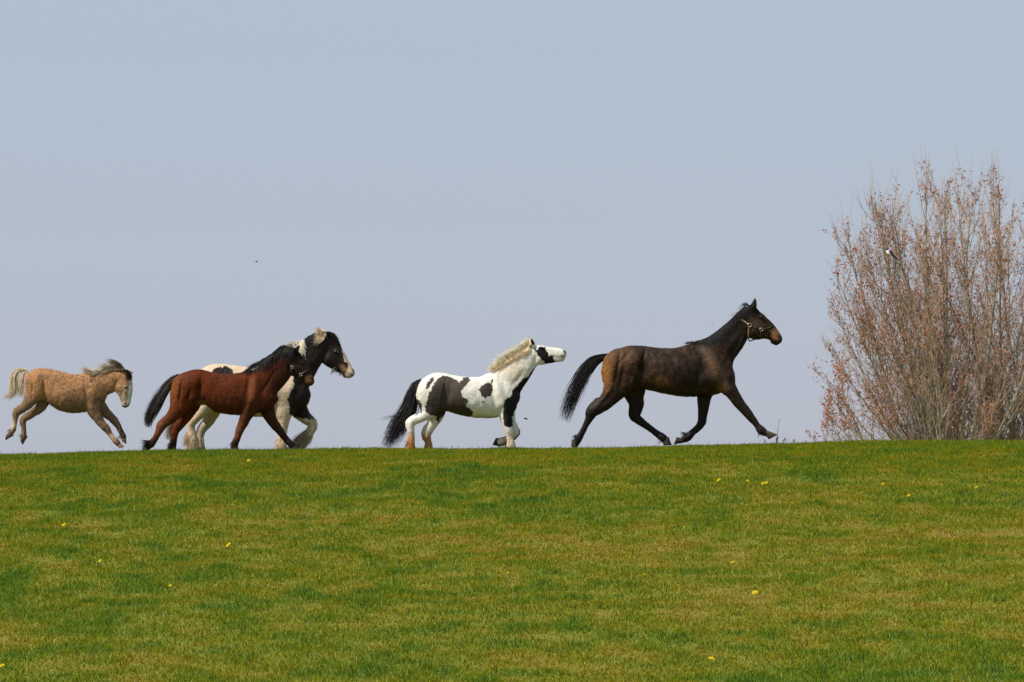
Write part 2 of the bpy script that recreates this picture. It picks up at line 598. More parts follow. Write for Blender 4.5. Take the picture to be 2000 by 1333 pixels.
    def fur(self, count, length, seed, lift=0.45, jit=0.28, width=0.0035, leg_v=800, head_u=1e9):
        """short hairs lying back along the coat"""
        rg_ = np.random.default_rng(seed)
        f = self.Q[rg_.integers(0, len(self.Q), count)]
        w = rg_.dirichlet([1, 1, 1, 1], count)
        p = (self.Vx[f] * w[..., None]).sum(1)
        c = self.cols[f[:, 0]]
        n_ = np.cross(self.Vx[f[:, 2]] - self.Vx[f[:, 0]], self.Vx[f[:, 3]] - self.Vx[f[:, 1]])
        n_ /= np.linalg.norm(n_, axis=1, keepdims=True) + 1e-9
        fx = fbm(p[:, 0] * 6 + 5, p[:, 2] * 6, seed, 2) - .5
        d = np.stack([-.75 + 2.2 * fx, rg_.normal(0, .2, count), np.full(count, -.6)], 1) + rg_.normal(0, .25, (count, 3))
        d -= n_ * (d * n_).sum(1, keepdims=True)
        d /= np.linalg.norm(d, axis=1, keepdims=True) + 1e-9
        s = np.cross(n_, d)
        pu, pv_ = self.to_uv(p[:, 0], p[:, 2])
        L = length * rg_.uniform(.5, 1.3, count)[:, None] * (1 - .65 * np.maximum(smooth(pv_, leg_v - 60, leg_v + 80), smooth(pu, head_u - 60, head_u)))[:, None]
        W = width * rg_.uniform(.6, 1.4, count)[:, None]
        p = p - n_ * .003
        T = np.stack([p - s * W, p + s * W, p + d * L + n_ * L * lift * rg_.uniform(.4, 1.3, count)[:, None]], 1)
        cc = np.clip(np.repeat(c * (1 + jit * rg_.normal(0, 1, (count, 1))).clip(.35, 1.8), 3, axis=0), 0, 1)
        o = add_obj("fur", make_mesh("fur", T.reshape(-1, 3), np.arange(count * 3).reshape(-1, 3), M_fur, smooth_shade=False, colors=cc), self.root)
        return tag(o, kind="stuff")

    def sample(self, P):
        idx = np.clip(((P - self.lo) / self.h).round().astype(int), 0, self.dim - 1)
        inside = np.all((P > self.lo) & (P < self.lo + self.h * (self.dim - 1)), axis=-1)
        return np.where(inside, self.F[idx[..., 0], idx[..., 1], idx[..., 2]], 0.3)

    def surf_y(self, u, v, side=-1):
        """lateral position of the skin at a profile point"""
        x, z = self.loc(u, v)
        ys = np.linspace(0.5, 0, 400) * side
        P = np.stack([np.full(400, x), ys, np.full(400, z)], 1)
        f = self.sample(P)
        k = np.argmax(f < 0) if (f < 0).any() else 399
        return ys[k]

    def push_out(self, P, side=-1, margin=0.008, steps=40):
        sd_ = side if np.ndim(side) else np.full(P.shape[0], side)
        for _ in range(steps):
            f = self.sample(P)
            bad = f < margin
            if not bad.any(): break
            P[..., 1] += np.where(bad, 0.008, 0) * sd_[:, None]
        return P

    # -- pieces
    def hoof(self, cf, cb, heel, toe, y, half, c):
        """cf, cb: front and back of the coronet; heel, toe: the sole; profile points"""
        N = 20
        pts = {k: np.array(self.loc(*p)) for k, p in dict(cf=cf, cb=cb, heel=heel, toe=toe).items()}
        a = np.arange(N) * 2 * math.pi / N
        rings = []
        levels = [(-0.35, 0.9), (0.0, 0.98), (0.12, 1.05), (0.55, 1.1), (0.95, 1.18), (1.0, 1.1)]
        for t, ww in levels:
            f = pts['cf'] * (1 - t) + pts['toe'] * t
            b = pts['cb'] * (1 - t) + pts['heel'] * t
            c0 = (f + b) / 2; d = (f - b) / 2
            cc = np.cos(a); ss = np.sin(a)
            ss = np.sign(ss) * np.abs(ss) ** 0.85
            rings.append(np.stack([c0[0] + d[0] * cc, y + half * ww * ss, c0[1] + d[1] * cc], 1))
        Vv = np.concatenate(rings + [rings[-1].mean(0)[None] + 0.15 * (rings[-2].mean(0) - rings[-1].mean(0))[None], rings[0].mean(0)[None]])
        q = []
        L = len(levels)
        for i in range(L - 1):
            for j in range(N):
                q.append((i * N + j, i * N + (j + 1) % N, (i + 1) * N + (j + 1) % N, (i + 1) * N + j))
        tri = [((L - 1) * N + j, (L - 1) * N + (j + 1) % N, L * N) for j in range(N)]
        tri += [((j + 1) % N, j, L * N + 1) for j in range(N)]
        cc = np.tile(np.array(c), (len(Vv), 1))
        cc[:2 * N] *= 0.75
        return add_obj("hoof", make_mesh("hoof", Vv, [np.array(q), np.array(tri)], M_hoof, colors=cc), self.root)

    def eye(self, u, v, r=0.02):
        for side in (-1, 1):
            x, z = self.loc(u, v)
            y = self.surf_y(u, v, side)
            a, b = np.meshgrid(np.linspace(0, math.pi, 9), np.arange(14) * 2 * math.pi / 14, indexing='ij')
            P = np.stack([x + r * 1.15 * np.sin(a) * np.cos(b), y - side * r * 0.45 + r * np.cos(a) * side, z + r * 0.9 * np.sin(a) * np.sin(b)], -1).reshape(-1, 3)
            q = [(i * 14 + j, i * 14 + (j + 1) % 14, (i + 1) * 14 + (j + 1) % 14, (i + 1) * 14 + j) for i in range(8) for j in range(14)]
            add_obj("eye", make_mesh("eye", P, np.array(q), M_eye), self.root)

    def hair(self, name, P, col0, col1, width=0.004, seed=1, jit=0.25, parent=None):
        """P: (N,K,3) local points; colours root -> tip"""
        rg_ = np.random.default_rng(seed)
        N, K, _ = P.shape
        t = np.linspace(0, 1, K)
        R = width * (1 - 0.85 * t[None, :] ** 1.3) * rg_.uniform(0.6, 1.3, (N, 1))
        Vv, q = tubes(P, R, 3)
        c = np.asarray(col0, float)[None, None, :] * (1 - t)[None, :, None] + np.asarray(col1, float)[None, None, :] * t[None, :, None] \
            if np.ndim(col0) == 1 else col0[:, None, :] * (1 - t)[None, :, None] + col1[:, None, :] * t[None, :, None]
        c = c * (1 + jit * rg_.normal(0, 1, (N, 1, 1))).clip(0.4, 1.9)
        c = np.broadcast_to(c, (N, K, 3))
        cc = np.repeat(c.reshape(-1, 3), 3, axis=0)
        return add_obj(name, make_mesh(name, Vv, q, M_hair, colors=np.clip(cc, 0, 1)), parent or self.root)

    def tail(self, line, half, count, c0, c1, seed, width=0.0045, lat=0.55, wave=0.02, tmin=0.55, stray=0.12, K=10):
        rg_ = np.random.default_rng(seed)
        L = catmull(np.column_stack([np.array(line, float), half]), 8)
        x, z = self.loc(L[:, 0], L[:, 1])
        hw = L[:, 2] * self.m
        d = np.concatenate([[0], np.cumsum(np.hypot(np.diff(x), np.diff(z)))]); d /= d[-1]
        te = rg_.uniform(tmin, 1.0, count) ** 0.7
        a = rg_.uniform(0, 2 * math.pi, count); rr = np.sqrt(rg_.random(count))
        st = rg_.random(count) < stray
        rr = np.where(st, rr * rg_.uniform(1.0, 1.5, count), rr)
        t = np.linspace(0, 1, K)[None, :] * te[:, None]
        X = np.interp(t, d, x); Z = np.interp(t, d, z); H = np.interp(t, d, hw)
        tx = np.interp(t, d, np.gradient(x, d)); tz = np.interp(t, d, np.gradient(z, d))
        ln = np.hypot(tx, tz) + 1e-9
        nx, nz = -tz / ln, tx / ln
        # locks: strands share slow waves with a few neighbours
        nl = 22
        lk = rg_.integers(0, nl, count)
        ph = rg_.uniform(0, 6.28, nl); fr = rg_.uniform(3, 8, nl); off = rg_.normal(0, 0.5, nl)
        wv = wave * np.sin(t * fr[lk][:, None] + ph[lk][:, None]) * t
        o = (np.cos(a) * rr)[:, None] * (1 - 0.35 * t) + (off[lk][:, None] * t)
        X = X + nx * (o * H + wv + rg_.normal(0, 0.002, (count, K)) * t)
        Z = Z + nz * (o * H + wv + rg_.normal(0, 0.002, (count, K)) * t)
        Yy = (np.sin(a) * rr)[:, None] * H * lat + rg_.normal(0, 0.002, (count, K)) * t
        P = np.stack([X, Yy, Z], -1)
        return self.hair("tail", P, c0, c1, width, seed)

    def locks(self, name, guides, count, c0, c1, seed, width=0.0045, side=-1, jitter=6.0, K=7, rooty=0.015, tmin=0.6, cfn=None, lift=0.012, both=False):
        """guides: rows of (root, mid, tip) profile points along the crest; strands interpolate between them"""
        rg_ = np.random.default_rng(seed)
        G = np.array([[c for p in g for c in p] for g in guides], float)
        GG = catmull(G, 8)
        s = rg_.uniform(0, len(GG) - 1.001, count)
        i = s.astype(int); f = (s - i)[:, None]
        g = GG[i] * (1 - f) + GG[i + 1] * f
        # clump strands into locks
        nl = max(6, count // 30)
        lk = rg_.integers(0, nl, count)
        loff = rg_.normal(0, jitter * 1.3, (nl, 2))
        g[:, 0:2] += rg_.normal(0, jitter * 0.25, (count, 2))
        g[:, 2:4] += rg_.normal(0, jitter * 0.7, (count, 2)) + loff[lk] * 0.5
        g[:, 4:6] += rg_.normal(0, jitter * 1.1, (count, 2)) + loff[lk]
        te = rg_.uniform(tmin, 1.1, count)
        t = np.linspace(0, 1, K)[None, :] * te[:, None]
        u = (1 - t) ** 2 * g[:, 0:1] + 2 * t * (1 - t) * g[:, 2:3] + t * t * g[:, 4:5]
        v = (1 - t) ** 2 * g[:, 1:2] + 2 * t * (1 - t) * g[:, 3:4] + t * t * g[:, 5:6]
        x, z = self.loc(u, v)
        sd_ = np.full(count, side, float)
        if both: sd_ = np.where(rg_.random(count) < 0.5, -1.0, 1.0)
        yv = sd_[:, None] * np.abs(rg_.normal(0, rooty, (count, 1))) + sd_[:, None] * rg_.uniform(0.0, 0.05, (count, 1)) * t
        P = np.stack([x, yv + rg_.normal(0, 0.0012, x.shape), z], -1)
        mg = rg_.uniform(0.004, lift + 0.012, count)[:, None]
        P = self.push_out(P, sd_, mg)
        if cfn is not None:
            c0, c1 = cfn(g, rg_)
        return self.hair(name, P, c0, c1, width, seed)

    def feather(self, spots, c0, c1, seed, width=0.004, name="feathering"):
        """spots: u, v, y(m), radius(crop px), du, dv, length(crop px), count"""
        rg_ = np.random.default_rng(seed)
        out = []
        K = 6
        for (u, v, y, r, du, dv, ln, n_) in spots:
            a = rg_.uniform(0, 6.283, n_); rr = rg_.uniform(0.55, 1.0, n_) * r
            uu = u + np.cos(a) * rr * 0.9
            vv = v + rg_.uniform(-1, 1, n_) * r * 0.9
            yy = y + np.sin(a) * rr * self.m
            dl = math.hypot(du, dv)
            L = ln * rg_.uniform(0.5, 1.15, n_)
            t = np.linspace(0, 1, K)[None, :]
            dirx = du / dl + np.cos(a) * 0.35 + rg_.normal(0, 0.15, n_)
            dirv = dv / dl + rg_.normal(0, 0.15, n_)
            U_ = uu[:, None] + dirx[:, None] * L[:, None] * t
            V_ = vv[:, None] + dirv[:, None] * L[:, None] * t + 0.25 * L[:, None] * t * t
            x, z = self.loc(U_, V_)
            Y_ = yy[:, None] + (np.sin(a) * 0.3 * L * self.m)[:, None] * t
            self.hair(name, np.stack([x, Y_, z], -1), c0, c1, width, seed + len(out)); out.append(1)

    def strap(self, pts, width, mat, parent, name="strap", lift=0.006, close_top=False):
        """a band on both sides of the head, following the skin"""
        L = catmull(np.array(pts, float), 6)
        for side in (-1, 1):
            ctr = []
            for (u, v) in L:
                x, z = self.loc(u, v)
                y = self.surf_y(u, v, side)
                ctr.append((x, y + side * lift, z))
            ctr = np.array(ctr)
            # keep the band running smoothly
            for _ in range(2):
                ctr[1:-1, 1] = (ctr[:-2, 1] + 2 * ctr[1:-1, 1] + ctr[2:, 1]) / 4
            T = np.gradient(ctr, axis=0); T /= np.linalg.norm(T, axis=1, keepdims=True) + 1e-9
            B = np.cross(T, np.array([0, 1.0, 0])); B /= np.linalg.norm(B, axis=1, keepdims=True) + 1e-9
            Nn = np.cross(B, T)
            prof = [(-width / 2, -0.004), (width / 2, -0.004), (width / 2, 0.004), (-width / 2, 0.004)]
            Vv = np.concatenate([[c + B[i] * a + Nn[i] * b for a, b in prof] for i, c in enumerate(ctr)])
            q = [(i * 4 + j, i * 4 + (j + 1) % 4, (i + 1) * 4 + (j + 1) % 4, (i + 1) * 4 + j) for i in range(len(ctr) - 1) for j in range(4)]
            q += [(3, 2, 1, 0), tuple(len(Vv) - 4 + j for j in range(4))]
            add_obj(name, make_mesh(name, Vv, np.array(q), mat, smooth_shade=False), parent)

    def ring(self, u, v, R, r, parent, side=-1, lift=0.012):
        x, z = self.loc(u, v)
        y = self.surf_y(u, v, side) + side * lift
        a, b = np.meshgrid(np.arange(18) * 2 * math.pi / 18, np.arange(6) * 2 * math.pi / 6, indexing='ij')
        P = np.stack([x + (R + r * np.cos(b)) * np.cos(a), y + r * np.sin(b), z + (R + r * np.cos(b)) * np.sin(a)], -1).reshape(-1, 3)
        q = [(i * 6 + j, ((i + 1) % 18) * 6 + j, ((i + 1) % 18) * 6 + (j + 1) % 6, i * 6 + (j + 1) % 6) for i in range(18) for j in range(6)]
        add_obj("ring", make_mesh("ring", P, np.array(q), M_steel), parent)


def surface_nets(F, lo, h):
    S = F < 0
    nx, ny, nz = F.shape
    c = [S[i:nx - 1 + i, j:ny - 1 + j, k:nz - 1 + k] for i in (0, 1) for j in (0, 1) for k in (0, 1)]
    anyv = c[0].copy(); allv = c[0].copy()
    for q in c[1:]:
        anyv |= q; allv &= q
    act = anyv & ~allv
    idx = np.argwhere(act)
    vid = np.full(act.shape, -1, np.int64)
    vid[act] = np.arange(len(idx))
    pos = np.zeros((len(idx), 3)); cnt = np.zeros(len(idx))
    corners = [(i, j, k) for i in (0, 1) for j in (0, 1) for k in (0, 1)]
    val = {cc: F[idx[:, 0] + cc[0], idx[:, 1] + cc[1], idx[:, 2] + cc[2]].astype(float) for cc in corners}
    for cc in corners:
        for ax in range(3):
            if cc[ax] == 0:
                dd = list(cc); dd[ax] = 1; dd = tuple(dd)
                a, b = val[cc], val[dd]
                m = (a < 0) != (b < 0)
                t = np.where(m, a / np.where(m, a - b, 1), 0)
                p = np.tile(np.array(cc, float), (len(idx), 1)); p[:, ax] += t
                pos[m] += p[m]; cnt[m] += 1
    pos = (idx + pos / cnt[:, None]) * h + lo
    quads_ = []
    for ax in range(3):
        sl0 = [slice(1, -1)] * 3; sl1 = [slice(1, -1)] * 3
        sl0[ax] = slice(0, -1); sl1[ax] = slice(1, None)
        A = S[tuple(sl0)]; B = S[tuple(sl1)]
        e = np.argwhere(A != B)
        flip = A[tuple(e.T)]
        off = np.array([1, 1, 1]); off[ax] = 0
        e = e + off
        u, v = (ax + 1) % 3, (ax + 2) % 3
        def at(du, dv):
            q = e.copy(); q[:, u] -= du; q[:, v] -= dv
            return vid[q[:, 0], q[:, 1], q[:, 2]]
        q = np.stack([at(0, 0), at(1, 0), at(1, 1), at(0, 1)], 1)
        q[~flip] = q[~flip][:, ::-1]
        quads_.append(q)
    return pos, np.concatenate(quads_)


def relax(V, Q, it, lam):
    E = np.concatenate([Q[:, [0, 1]], Q[:, [1, 2]], Q[:, [2, 3]], Q[:, [3, 0]]])
    n_ = len(V)
    deg = np.bincount(E.ravel(), minlength=n_).astype(float)
    for k in range(it):
        for l_ in (lam, -lam * 0.96):
            acc = np.zeros_like(V)
            for d in range(3):
                acc[:, d] = np.bincount(E[:, 0], V[E[:, 1], d], n_) + np.bincount(E[:, 1], V[E[:, 0], d], n_)
            V = V + l_ * (acc / deg[:, None] - V)
    return V


def in_poly(u, v, poly):
    poly = np.asarray(poly, float)
    ins = np.zeros(len(u), bool)
    j = len(poly) - 1
    for i in range(len(poly)):
        xi, yi = poly[i]; xj, yj = poly[j]
        cond = ((yi > v) != (yj > v)) & (u < (xj - xi) * (v - yi) / (yj - yi + 1e-12) + xi)
        ins ^= cond
        j = i
    return ins


def mixc(c, target, w):
    return c * (1 - w)[:, None] + np.asarray(target, float)[None, :] * w[:, None]


def spot(u, v, cu, cv, ru, rv, rot=0.0, hard=1.5):
    c, s = math.cos(math.radians(rot)), math.sin(math.radians(rot))
    a = ((u - cu) * c + (v - cv) * s) / ru
    b = (-(u - cu) * s + (v - cv) * c) / rv
    return np.exp(-(a * a + b * b) ** hard)

# (horses follow)

def leg(H, rows, side, spread, qs, k=0.03):
    """rows u, v, r from the hip or shoulder down; qs: width ratios from top to foot"""
    n_ = len(rows)
    q = np.interp(np.linspace(0, 1, n_), np.linspace(0, 1, len(qs)), qs)
    yy = side * np.interp(np.linspace(0, 1, n_), [0, 0.35, 1], [spread * 0.85, spread, spread * 0.85])
    H.chain([(r[0], r[1], r[2], q[i], yy[i]) for i, r in enumerate(rows)], k=k)
    return yy[-1]


BLK = (0.010, 0.009, 0.009)

# ================================================================== dark brown horse with a halter
H = Horse("horse", (1080, 570, 4.165), 61.0, "dark brown horse trotting with a tan halter, black mane and tail", "horse")
H.set_origin(900, 1250)
H.trunk([(393, 640), (402, 580), (425, 525), (460, 497), (520, 470), (600, 444), (660, 437), (740, 442), (860, 456), (960, 459),
         (1040, 448), (1110, 424), (1180, 412), (1250, 430), (1320, 468), (1400, 530), (1450, 590), (1478, 660)],
        [(393, 660), (402, 720), (430, 770), (480, 800), (560, 810), (640, 800), (700, 790), (760, 800), (860, 822), (960, 842), (1060, 856),
         (1160, 856), (1250, 850), (1330, 836), (1400, 806), (1450, 762), (1470, 720), (1478, 672)],
        [(393, 0.03), (420, 0.12), (480, 0.20), (580, 0.262), (660, 0.27), (760, 0.272), (900, 0.300), (1020, 0.300), (1120, 0.265), (1220, 0.235),
         (1320, 0.215), (1400, 0.18), (1450, 0.12), (1478, 0.03)],
        ptop=[(393, 2.2), (640, 2.3), (800, 2.2), (1000, 1.9), (1120, 1.5), (1250, 1.6), (1478, 2.2)])
H.chain([(1270, 590, 165, .52), (1357, 485, 138, .50), (1440, 402, 118, .46), (1497, 325, 106, .44), (1552, 255, 98, .44), (1590, 215, 84, .48)], k=0.06)
H.chain([(1592, 220, 92, .48), (1635, 268, 114, .43), (1687, 291, 94, .47), (1740, 313, 74, .50), (1782, 342, 57, .56), (1815, 376, 48, .66), (1827, 390, 40, .74)], k=0.04)
H.chain([(1640, 320, 66, .85), (1665, 335, 52, .85)], k=0.03)               # cheek
H.chain([(1795, 405, 26, .9), (1818, 420, 17, 1.0)], k=0.02)                # lower lip
for s_ in (-1, 1):
    H.chain([(1628 + 4 * s_, 150, 20, .9, s_ * .055), (1634 + 5 * s_, 110, 22, .7, s_ * .062), (1645 + 4 * s_, 62, 7, .8, s_ * .062)], k=0.012)
ls = 0.135
yn_h = leg(H, [(560, 610, 150), (535, 730, 122), (480, 835, 80), (405, 920, 60), (325, 972, 48), (300, 1022, 36), (266, 1088, 25), (234, 1150, 24), (208, 1196, 32), (192, 1232, 26), (183, 1245, 26)], -1, ls,
           [.42, .46, .62, .72, .75, .78, .8, .8, .9, .9])
yf_h = leg(H, [(640, 640, 120), (655, 760, 105), (668, 850, 77), (684, 912, 59), (680, 968, 47), (670, 1014, 43), (725, 1062, 33), (790, 1110, 28), (850, 1155, 28), (893, 1186, 34), (922, 1208, 26)], 1, ls,
           [.42, .46, .62, .72, .78, .8, .8, .8, .9, .9])
yn_f = leg(H, [(1330, 640, 120), (1378, 710, 100), (1412, 768, 70), (1452, 822, 55), (1507, 903, 45), (1575, 985, 38), (1602, 1018, 36), (1637, 1062, 27), (1665, 1098, 28), (1692, 1130, 36), (1725, 1152, 26), (1738, 1158, 25)], -1, .115,
           [.35, .5, .7, .8, .9, .85, .85, .85, .9, .9])
yf_f = leg(H, [(1260, 720, 110), (1240, 810, 74), (1230, 880, 56), (1226, 950, 46), (1221, 1010, 38), (1216, 1060, 36), (1183, 1106, 29), (1140, 1145, 27), (1096, 1186, 35), (1058, 1206, 26)], 1, .115,
           [.45, .65, .8, .85, .9, .85, .85, .85, .9, .9])
H.chain([(355, 885, 20), (303, 943, 22), (285, 1000, 24)], k=.02, q=.8, y=yn_h * 1.1)
H.chain([(636, 930, 18), (632, 1003, 17), (650, 1036, 18)], k=.02, q=.8, y=yf_h * 1.1)
# relief
for b in [(1310, 620, 42, 150, -22, .022), (1225, 620, 28, 130, -20, -.020), (1270, 715, 60, 60, 0, .018), (1180, 700, 25, 80, 12, -.012),
          (740, 640, 45, 95, 20, -.026), (640, 560, 70, 90, 0, .014), (480, 640, 50, 110, 6, .012), (560, 690, 22, 110, 14, -.013), (640, 760, 50, 50, 0, .018),
          (900, 640, 12, 120, -14, .004), (960, 640, 12, 120, -14, .004), (1020, 640, 12, 120, -14, .004), (1080, 640, 12, 120, -14, .004), (840, 620, 12, 120, -14, .004),
          (1440, 500, 20, 95, 30, -.014), (1500, 400, 40, 60, 25, .008), (1690, 205, 24, 16, 35, .012), (1700, 240, 40, 12, 38, -.006), (1760, 300, 60, 10, 45, -.007), (1740, 345, 50, 14, 25, -.007),
          (1838, 372, 12, 14, 0, -.016), (1810, 412, 26, 5, -15, -.007), (715, 610, 16, 130, 14, -.022), (520, 640, 13, 150, 10, -.014), (600, 520, 16, 80, 40, -.010), (1440, 690, 34, 40, 0, .014), (1432, 790, 22, 60, -28, .010), (1470, 470, 12, 120, 30, -.012), (1180, 470, 60, 22, -8, -.008), (440, 830, 14, 70, 35, .010), (420, 900, 50, 16, -45, -.006), (345, 960, 14, 30, 20, .006), (1590, 350, 20, 40, 10, -.010)]:
    H.bump(*b)


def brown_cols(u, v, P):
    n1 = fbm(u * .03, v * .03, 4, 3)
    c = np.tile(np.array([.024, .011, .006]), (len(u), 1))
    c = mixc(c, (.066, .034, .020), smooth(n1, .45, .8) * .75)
    c = mixc(c, (.27, .11, .030), spot(u, v, 410, 640, 70, 170) * .9)  # reddish rump hair, brightened in the colour to look sunlit
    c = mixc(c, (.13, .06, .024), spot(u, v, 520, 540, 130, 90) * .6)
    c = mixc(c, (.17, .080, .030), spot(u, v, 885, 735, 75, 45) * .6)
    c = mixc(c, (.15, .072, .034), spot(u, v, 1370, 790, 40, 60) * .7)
    c = mixc(c, (.14, .078, .044), spot(u, v, 1305, 610, 52, 150, -22) * .75)  # sun highlight along the shoulder blade, painted into the coat
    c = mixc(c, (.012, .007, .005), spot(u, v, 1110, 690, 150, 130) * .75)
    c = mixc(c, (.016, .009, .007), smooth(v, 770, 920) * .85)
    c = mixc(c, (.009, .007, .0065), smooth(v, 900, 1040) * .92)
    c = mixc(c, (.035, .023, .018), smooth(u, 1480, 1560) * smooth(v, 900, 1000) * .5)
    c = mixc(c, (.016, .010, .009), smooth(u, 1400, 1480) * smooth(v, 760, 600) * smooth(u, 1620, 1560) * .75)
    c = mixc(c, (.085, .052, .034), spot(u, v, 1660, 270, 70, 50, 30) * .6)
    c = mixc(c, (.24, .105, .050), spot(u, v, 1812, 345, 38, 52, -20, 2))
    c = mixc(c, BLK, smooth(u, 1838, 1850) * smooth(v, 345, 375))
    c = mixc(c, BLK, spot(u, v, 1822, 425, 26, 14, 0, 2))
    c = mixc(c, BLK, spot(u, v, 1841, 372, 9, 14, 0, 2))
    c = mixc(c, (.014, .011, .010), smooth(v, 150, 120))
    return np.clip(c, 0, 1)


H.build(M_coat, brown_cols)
hc = (.045, .032, .026)
H.hoof((200, 1235), (150, 1218), (146, 1262), (196, 1282), yn_h, .05, hc)
H.hoof((950, 1196), (892, 1222), (905, 1252), (970, 1248), yf_h, .05, (.035, .026, .022))
H.hoof((1752, 1136), (1722, 1166), (1752, 1204), (1828, 1164), yn_f, .05, (.06, .045, .036))
H.hoof((1048, 1232), (1042, 1190), (1008, 1180), (986, 1244), yf_f, .05, hc)
H.eye(1692, 214, .021)
H.tail([(450, 520), (400, 535), (330, 570), (265, 650), (215, 750), (165, 850), (120, 960), (85, 1060)], [14, 24, 40, 44, 44, 46, 46, 40], 600, (.013, .011, .011), (.020, .017, .017), 11, tmin=.3, stray=.25, wave=.035)
H.locks("mane", [((1095, 425), (1080, 412), (1060, 425)), ((1180, 405), (1190, 395), (1200, 425)), ((1260, 372), (1270, 370), (1300, 440)), ((1330, 325), (1350, 330), (1372, 425)),
                 ((1400, 268), (1415, 290), (1430, 350)), ((1460, 215), (1470, 230), (1482, 280)), ((1510, 165), (1525, 180), (1545, 220)), ((1560, 125), (1575, 120), (1610, 180))],
        1300, (.012, .010, .010), (.030, .027, .026), 12, jitter=7, side=-1)
H.locks("forelock", [((1590, 115), (1560, 85), (1540, 150)), ((1620, 110), (1620, 130), (1630, 200)), ((1650, 135), (1675, 165), (1690, 200))],
        160, (.012, .010, .010), (.022, .02, .019), 13, jitter=7, both=True)
H.locks("flyaway_hair", [((1480, 205), (1450, 195), (1410, 215)), ((1540, 130), (1540, 90), (1510, 140)), ((1590, 105), (1575, 80), (1555, 95))], 40, BLK, (.02, .018, .017), 14, width=.003, jitter=8, both=True)
H.feather([(195, 1180, yn_h, 20, -1, .4, 26, 60), (1090, 1165, yf_f, 24, -1, -.4, 34, 60), (1690, 1150, yn_f, 22, -.3, 1, 22, 40), (880, 1200, yf_h, 24, -.5, 1, 20, 40)],
          (.012, .010, .010), (.02, .016, .014), 15)
halter = bpy.data.objects.new("halter", None); col.objects.link(halter); halter.parent = H.root
halter["label"] = "tan and dark webbing halter with steel rings"
H.strap([(1488, 202), (1520, 222), (1560, 250), (1590, 272)], .028, M_strap_tan, halter)
H.strap([(1594, 282), (1590, 320), (1588, 360), (1590, 382)], .024, M_strap_tan, halter)
H.strap([(1602, 284), (1640, 296), (1688, 312)], .020, M_strap_dark, halter)
H.strap([(1700, 312), (1740, 302), (1778, 282), (1796, 270)], .024, M_strap_dark, halter)
H.strap([(1690, 322), (1688, 345), (1686, 378)], .022, M_strap_dark, halter)
H.ring(1596, 276, .030, .007, halter); H.ring(1692, 312, .024, .007, halter)
H.ring(1596, 276, .030, .007, halter, 1); H.ring(1692, 312, .024, .007, halter, 1)
# the chin strap hangs free below the jaw
xa, za = H.loc(np.array([1590, 1592, 1604, 1630, 1660, 1686]), np.array([380, 396, 402, 392, 384, 376]))
pp = np.stack([xa, np.array([-.075, -.05, -.02, -.01, -.02, -.04]), za], 1)
vv_, qq_ = tubes(catmull(pp, 5)[None], np.full((1, 26), .010), 6)
add_obj("strap", make_mesh("strap", vv_, qq_, M_strap_dark), halter)
H.fur(16000, .020, 16, leg_v=840, head_u=1500)
BROWN = H

# ================================================================== piebald pony, head stretched forward
H = Horse("pony", (730, 640, 5.128), 60.9, "white pony with black patches and black tail, cantering with its head stretched out", "pony")
H.set_origin(850, 1205)
H.trunk([(424, 665), (432, 620), (450, 575), (485, 525), (540, 482), (600, 459), (655, 452), (720, 460), (800, 478), (900, 495), (1000, 499),
         (1080, 486), (1150, 458), (1210, 462), (1290, 520), (1370, 590), (1430, 640), (1466, 690)],
        [(424, 685), (432, 735), (450, 780), (490, 830), (560, 850), (640, 840), (720, 838), (800, 862), (900, 886), (1000, 902), (1100, 909),
         (1200, 906), (1270, 888), (1340, 856), (1400, 815), (1440, 765), (1458, 730), (1466, 700)],
        [(424, .03), (445, .11), (500, .19), (580, .245), (660, .252), (760, .255), (880, .285), (1000, .285), (1100, .26), (1200, .23), (1300, .21),
         (1380, .18), (1440, .12), (1466, .03)],
        ptop=[(424, 2.2), (640, 2.4), (800, 2.3), (1000, 2.1), (1130, 1.7), (1250, 1.7), (1466, 2.2)])
H.chain([(1300, 635, 160, .52), (1360, 522, 160, .46), (1450, 425, 138, .44), (1532, 338, 112, .44), (1590, 280, 92, .47), (1625, 262, 78, .52)], k=0.05)
H.chain([(1622, 258, 80, .54), (1662, 277, 97, .47), (1728, 279, 88, .48), (1795, 277, 77, .50), (1848, 273, 66, .54), (1876, 270, 55, .64)], k=0.035)
H.chain([(1672, 300, 62, .80), (1700, 310, 48, .8)], k=0.03)
H.chain([(1850, 322, 26, .9), (1898, 318, 18, 1.0)], k=0.02)
for s_ in (-1, 1):
    H.chain([(1598, 195, 20, .9, s_ * .045), (1588, 160, 23, .7, s_ * .055), (1572 - 6 * s_, 118, 8, .8, s_ * .06)], k=0.012)
yn_h = leg(H, [(575, 660, 140), (565, 780, 108), (545, 850, 70), (482, 902, 48), (420, 928, 46), (375, 960, 46), (371, 1012, 38), (374, 1070, 34), (376, 1130, 37), (370, 1178, 44), (375, 1205, 42)], -1, .115,
           [.46, .5, .7, .85, .85, .85, .9, .95, 1, 1])
yf_h = leg(H, [(640, 700, 110), (640, 800, 92), (622, 885, 74), (590, 950, 58), (555, 1016, 50), (530, 1066, 45), (538, 1110, 37), (543, 1150, 34), (548, 1188, 40), (553, 1208, 40)], 1, .115,
           [.46, .5, .7, .85, .85, .85, .9, .95, 1, 1])
yn_f = leg(H, [(1300, 660, 120), (1325, 770, 110), (1322, 865, 72), (1330, 930, 57), (1340, 1000, 45), (1354, 1045, 43), (1362, 1090, 36), (1368, 1140, 36), (1375, 1180, 42), (1382, 1208, 42)], -1, .10,
           [.4, .52, .75, .85, .9, .9, .9, .95, 1, 1])
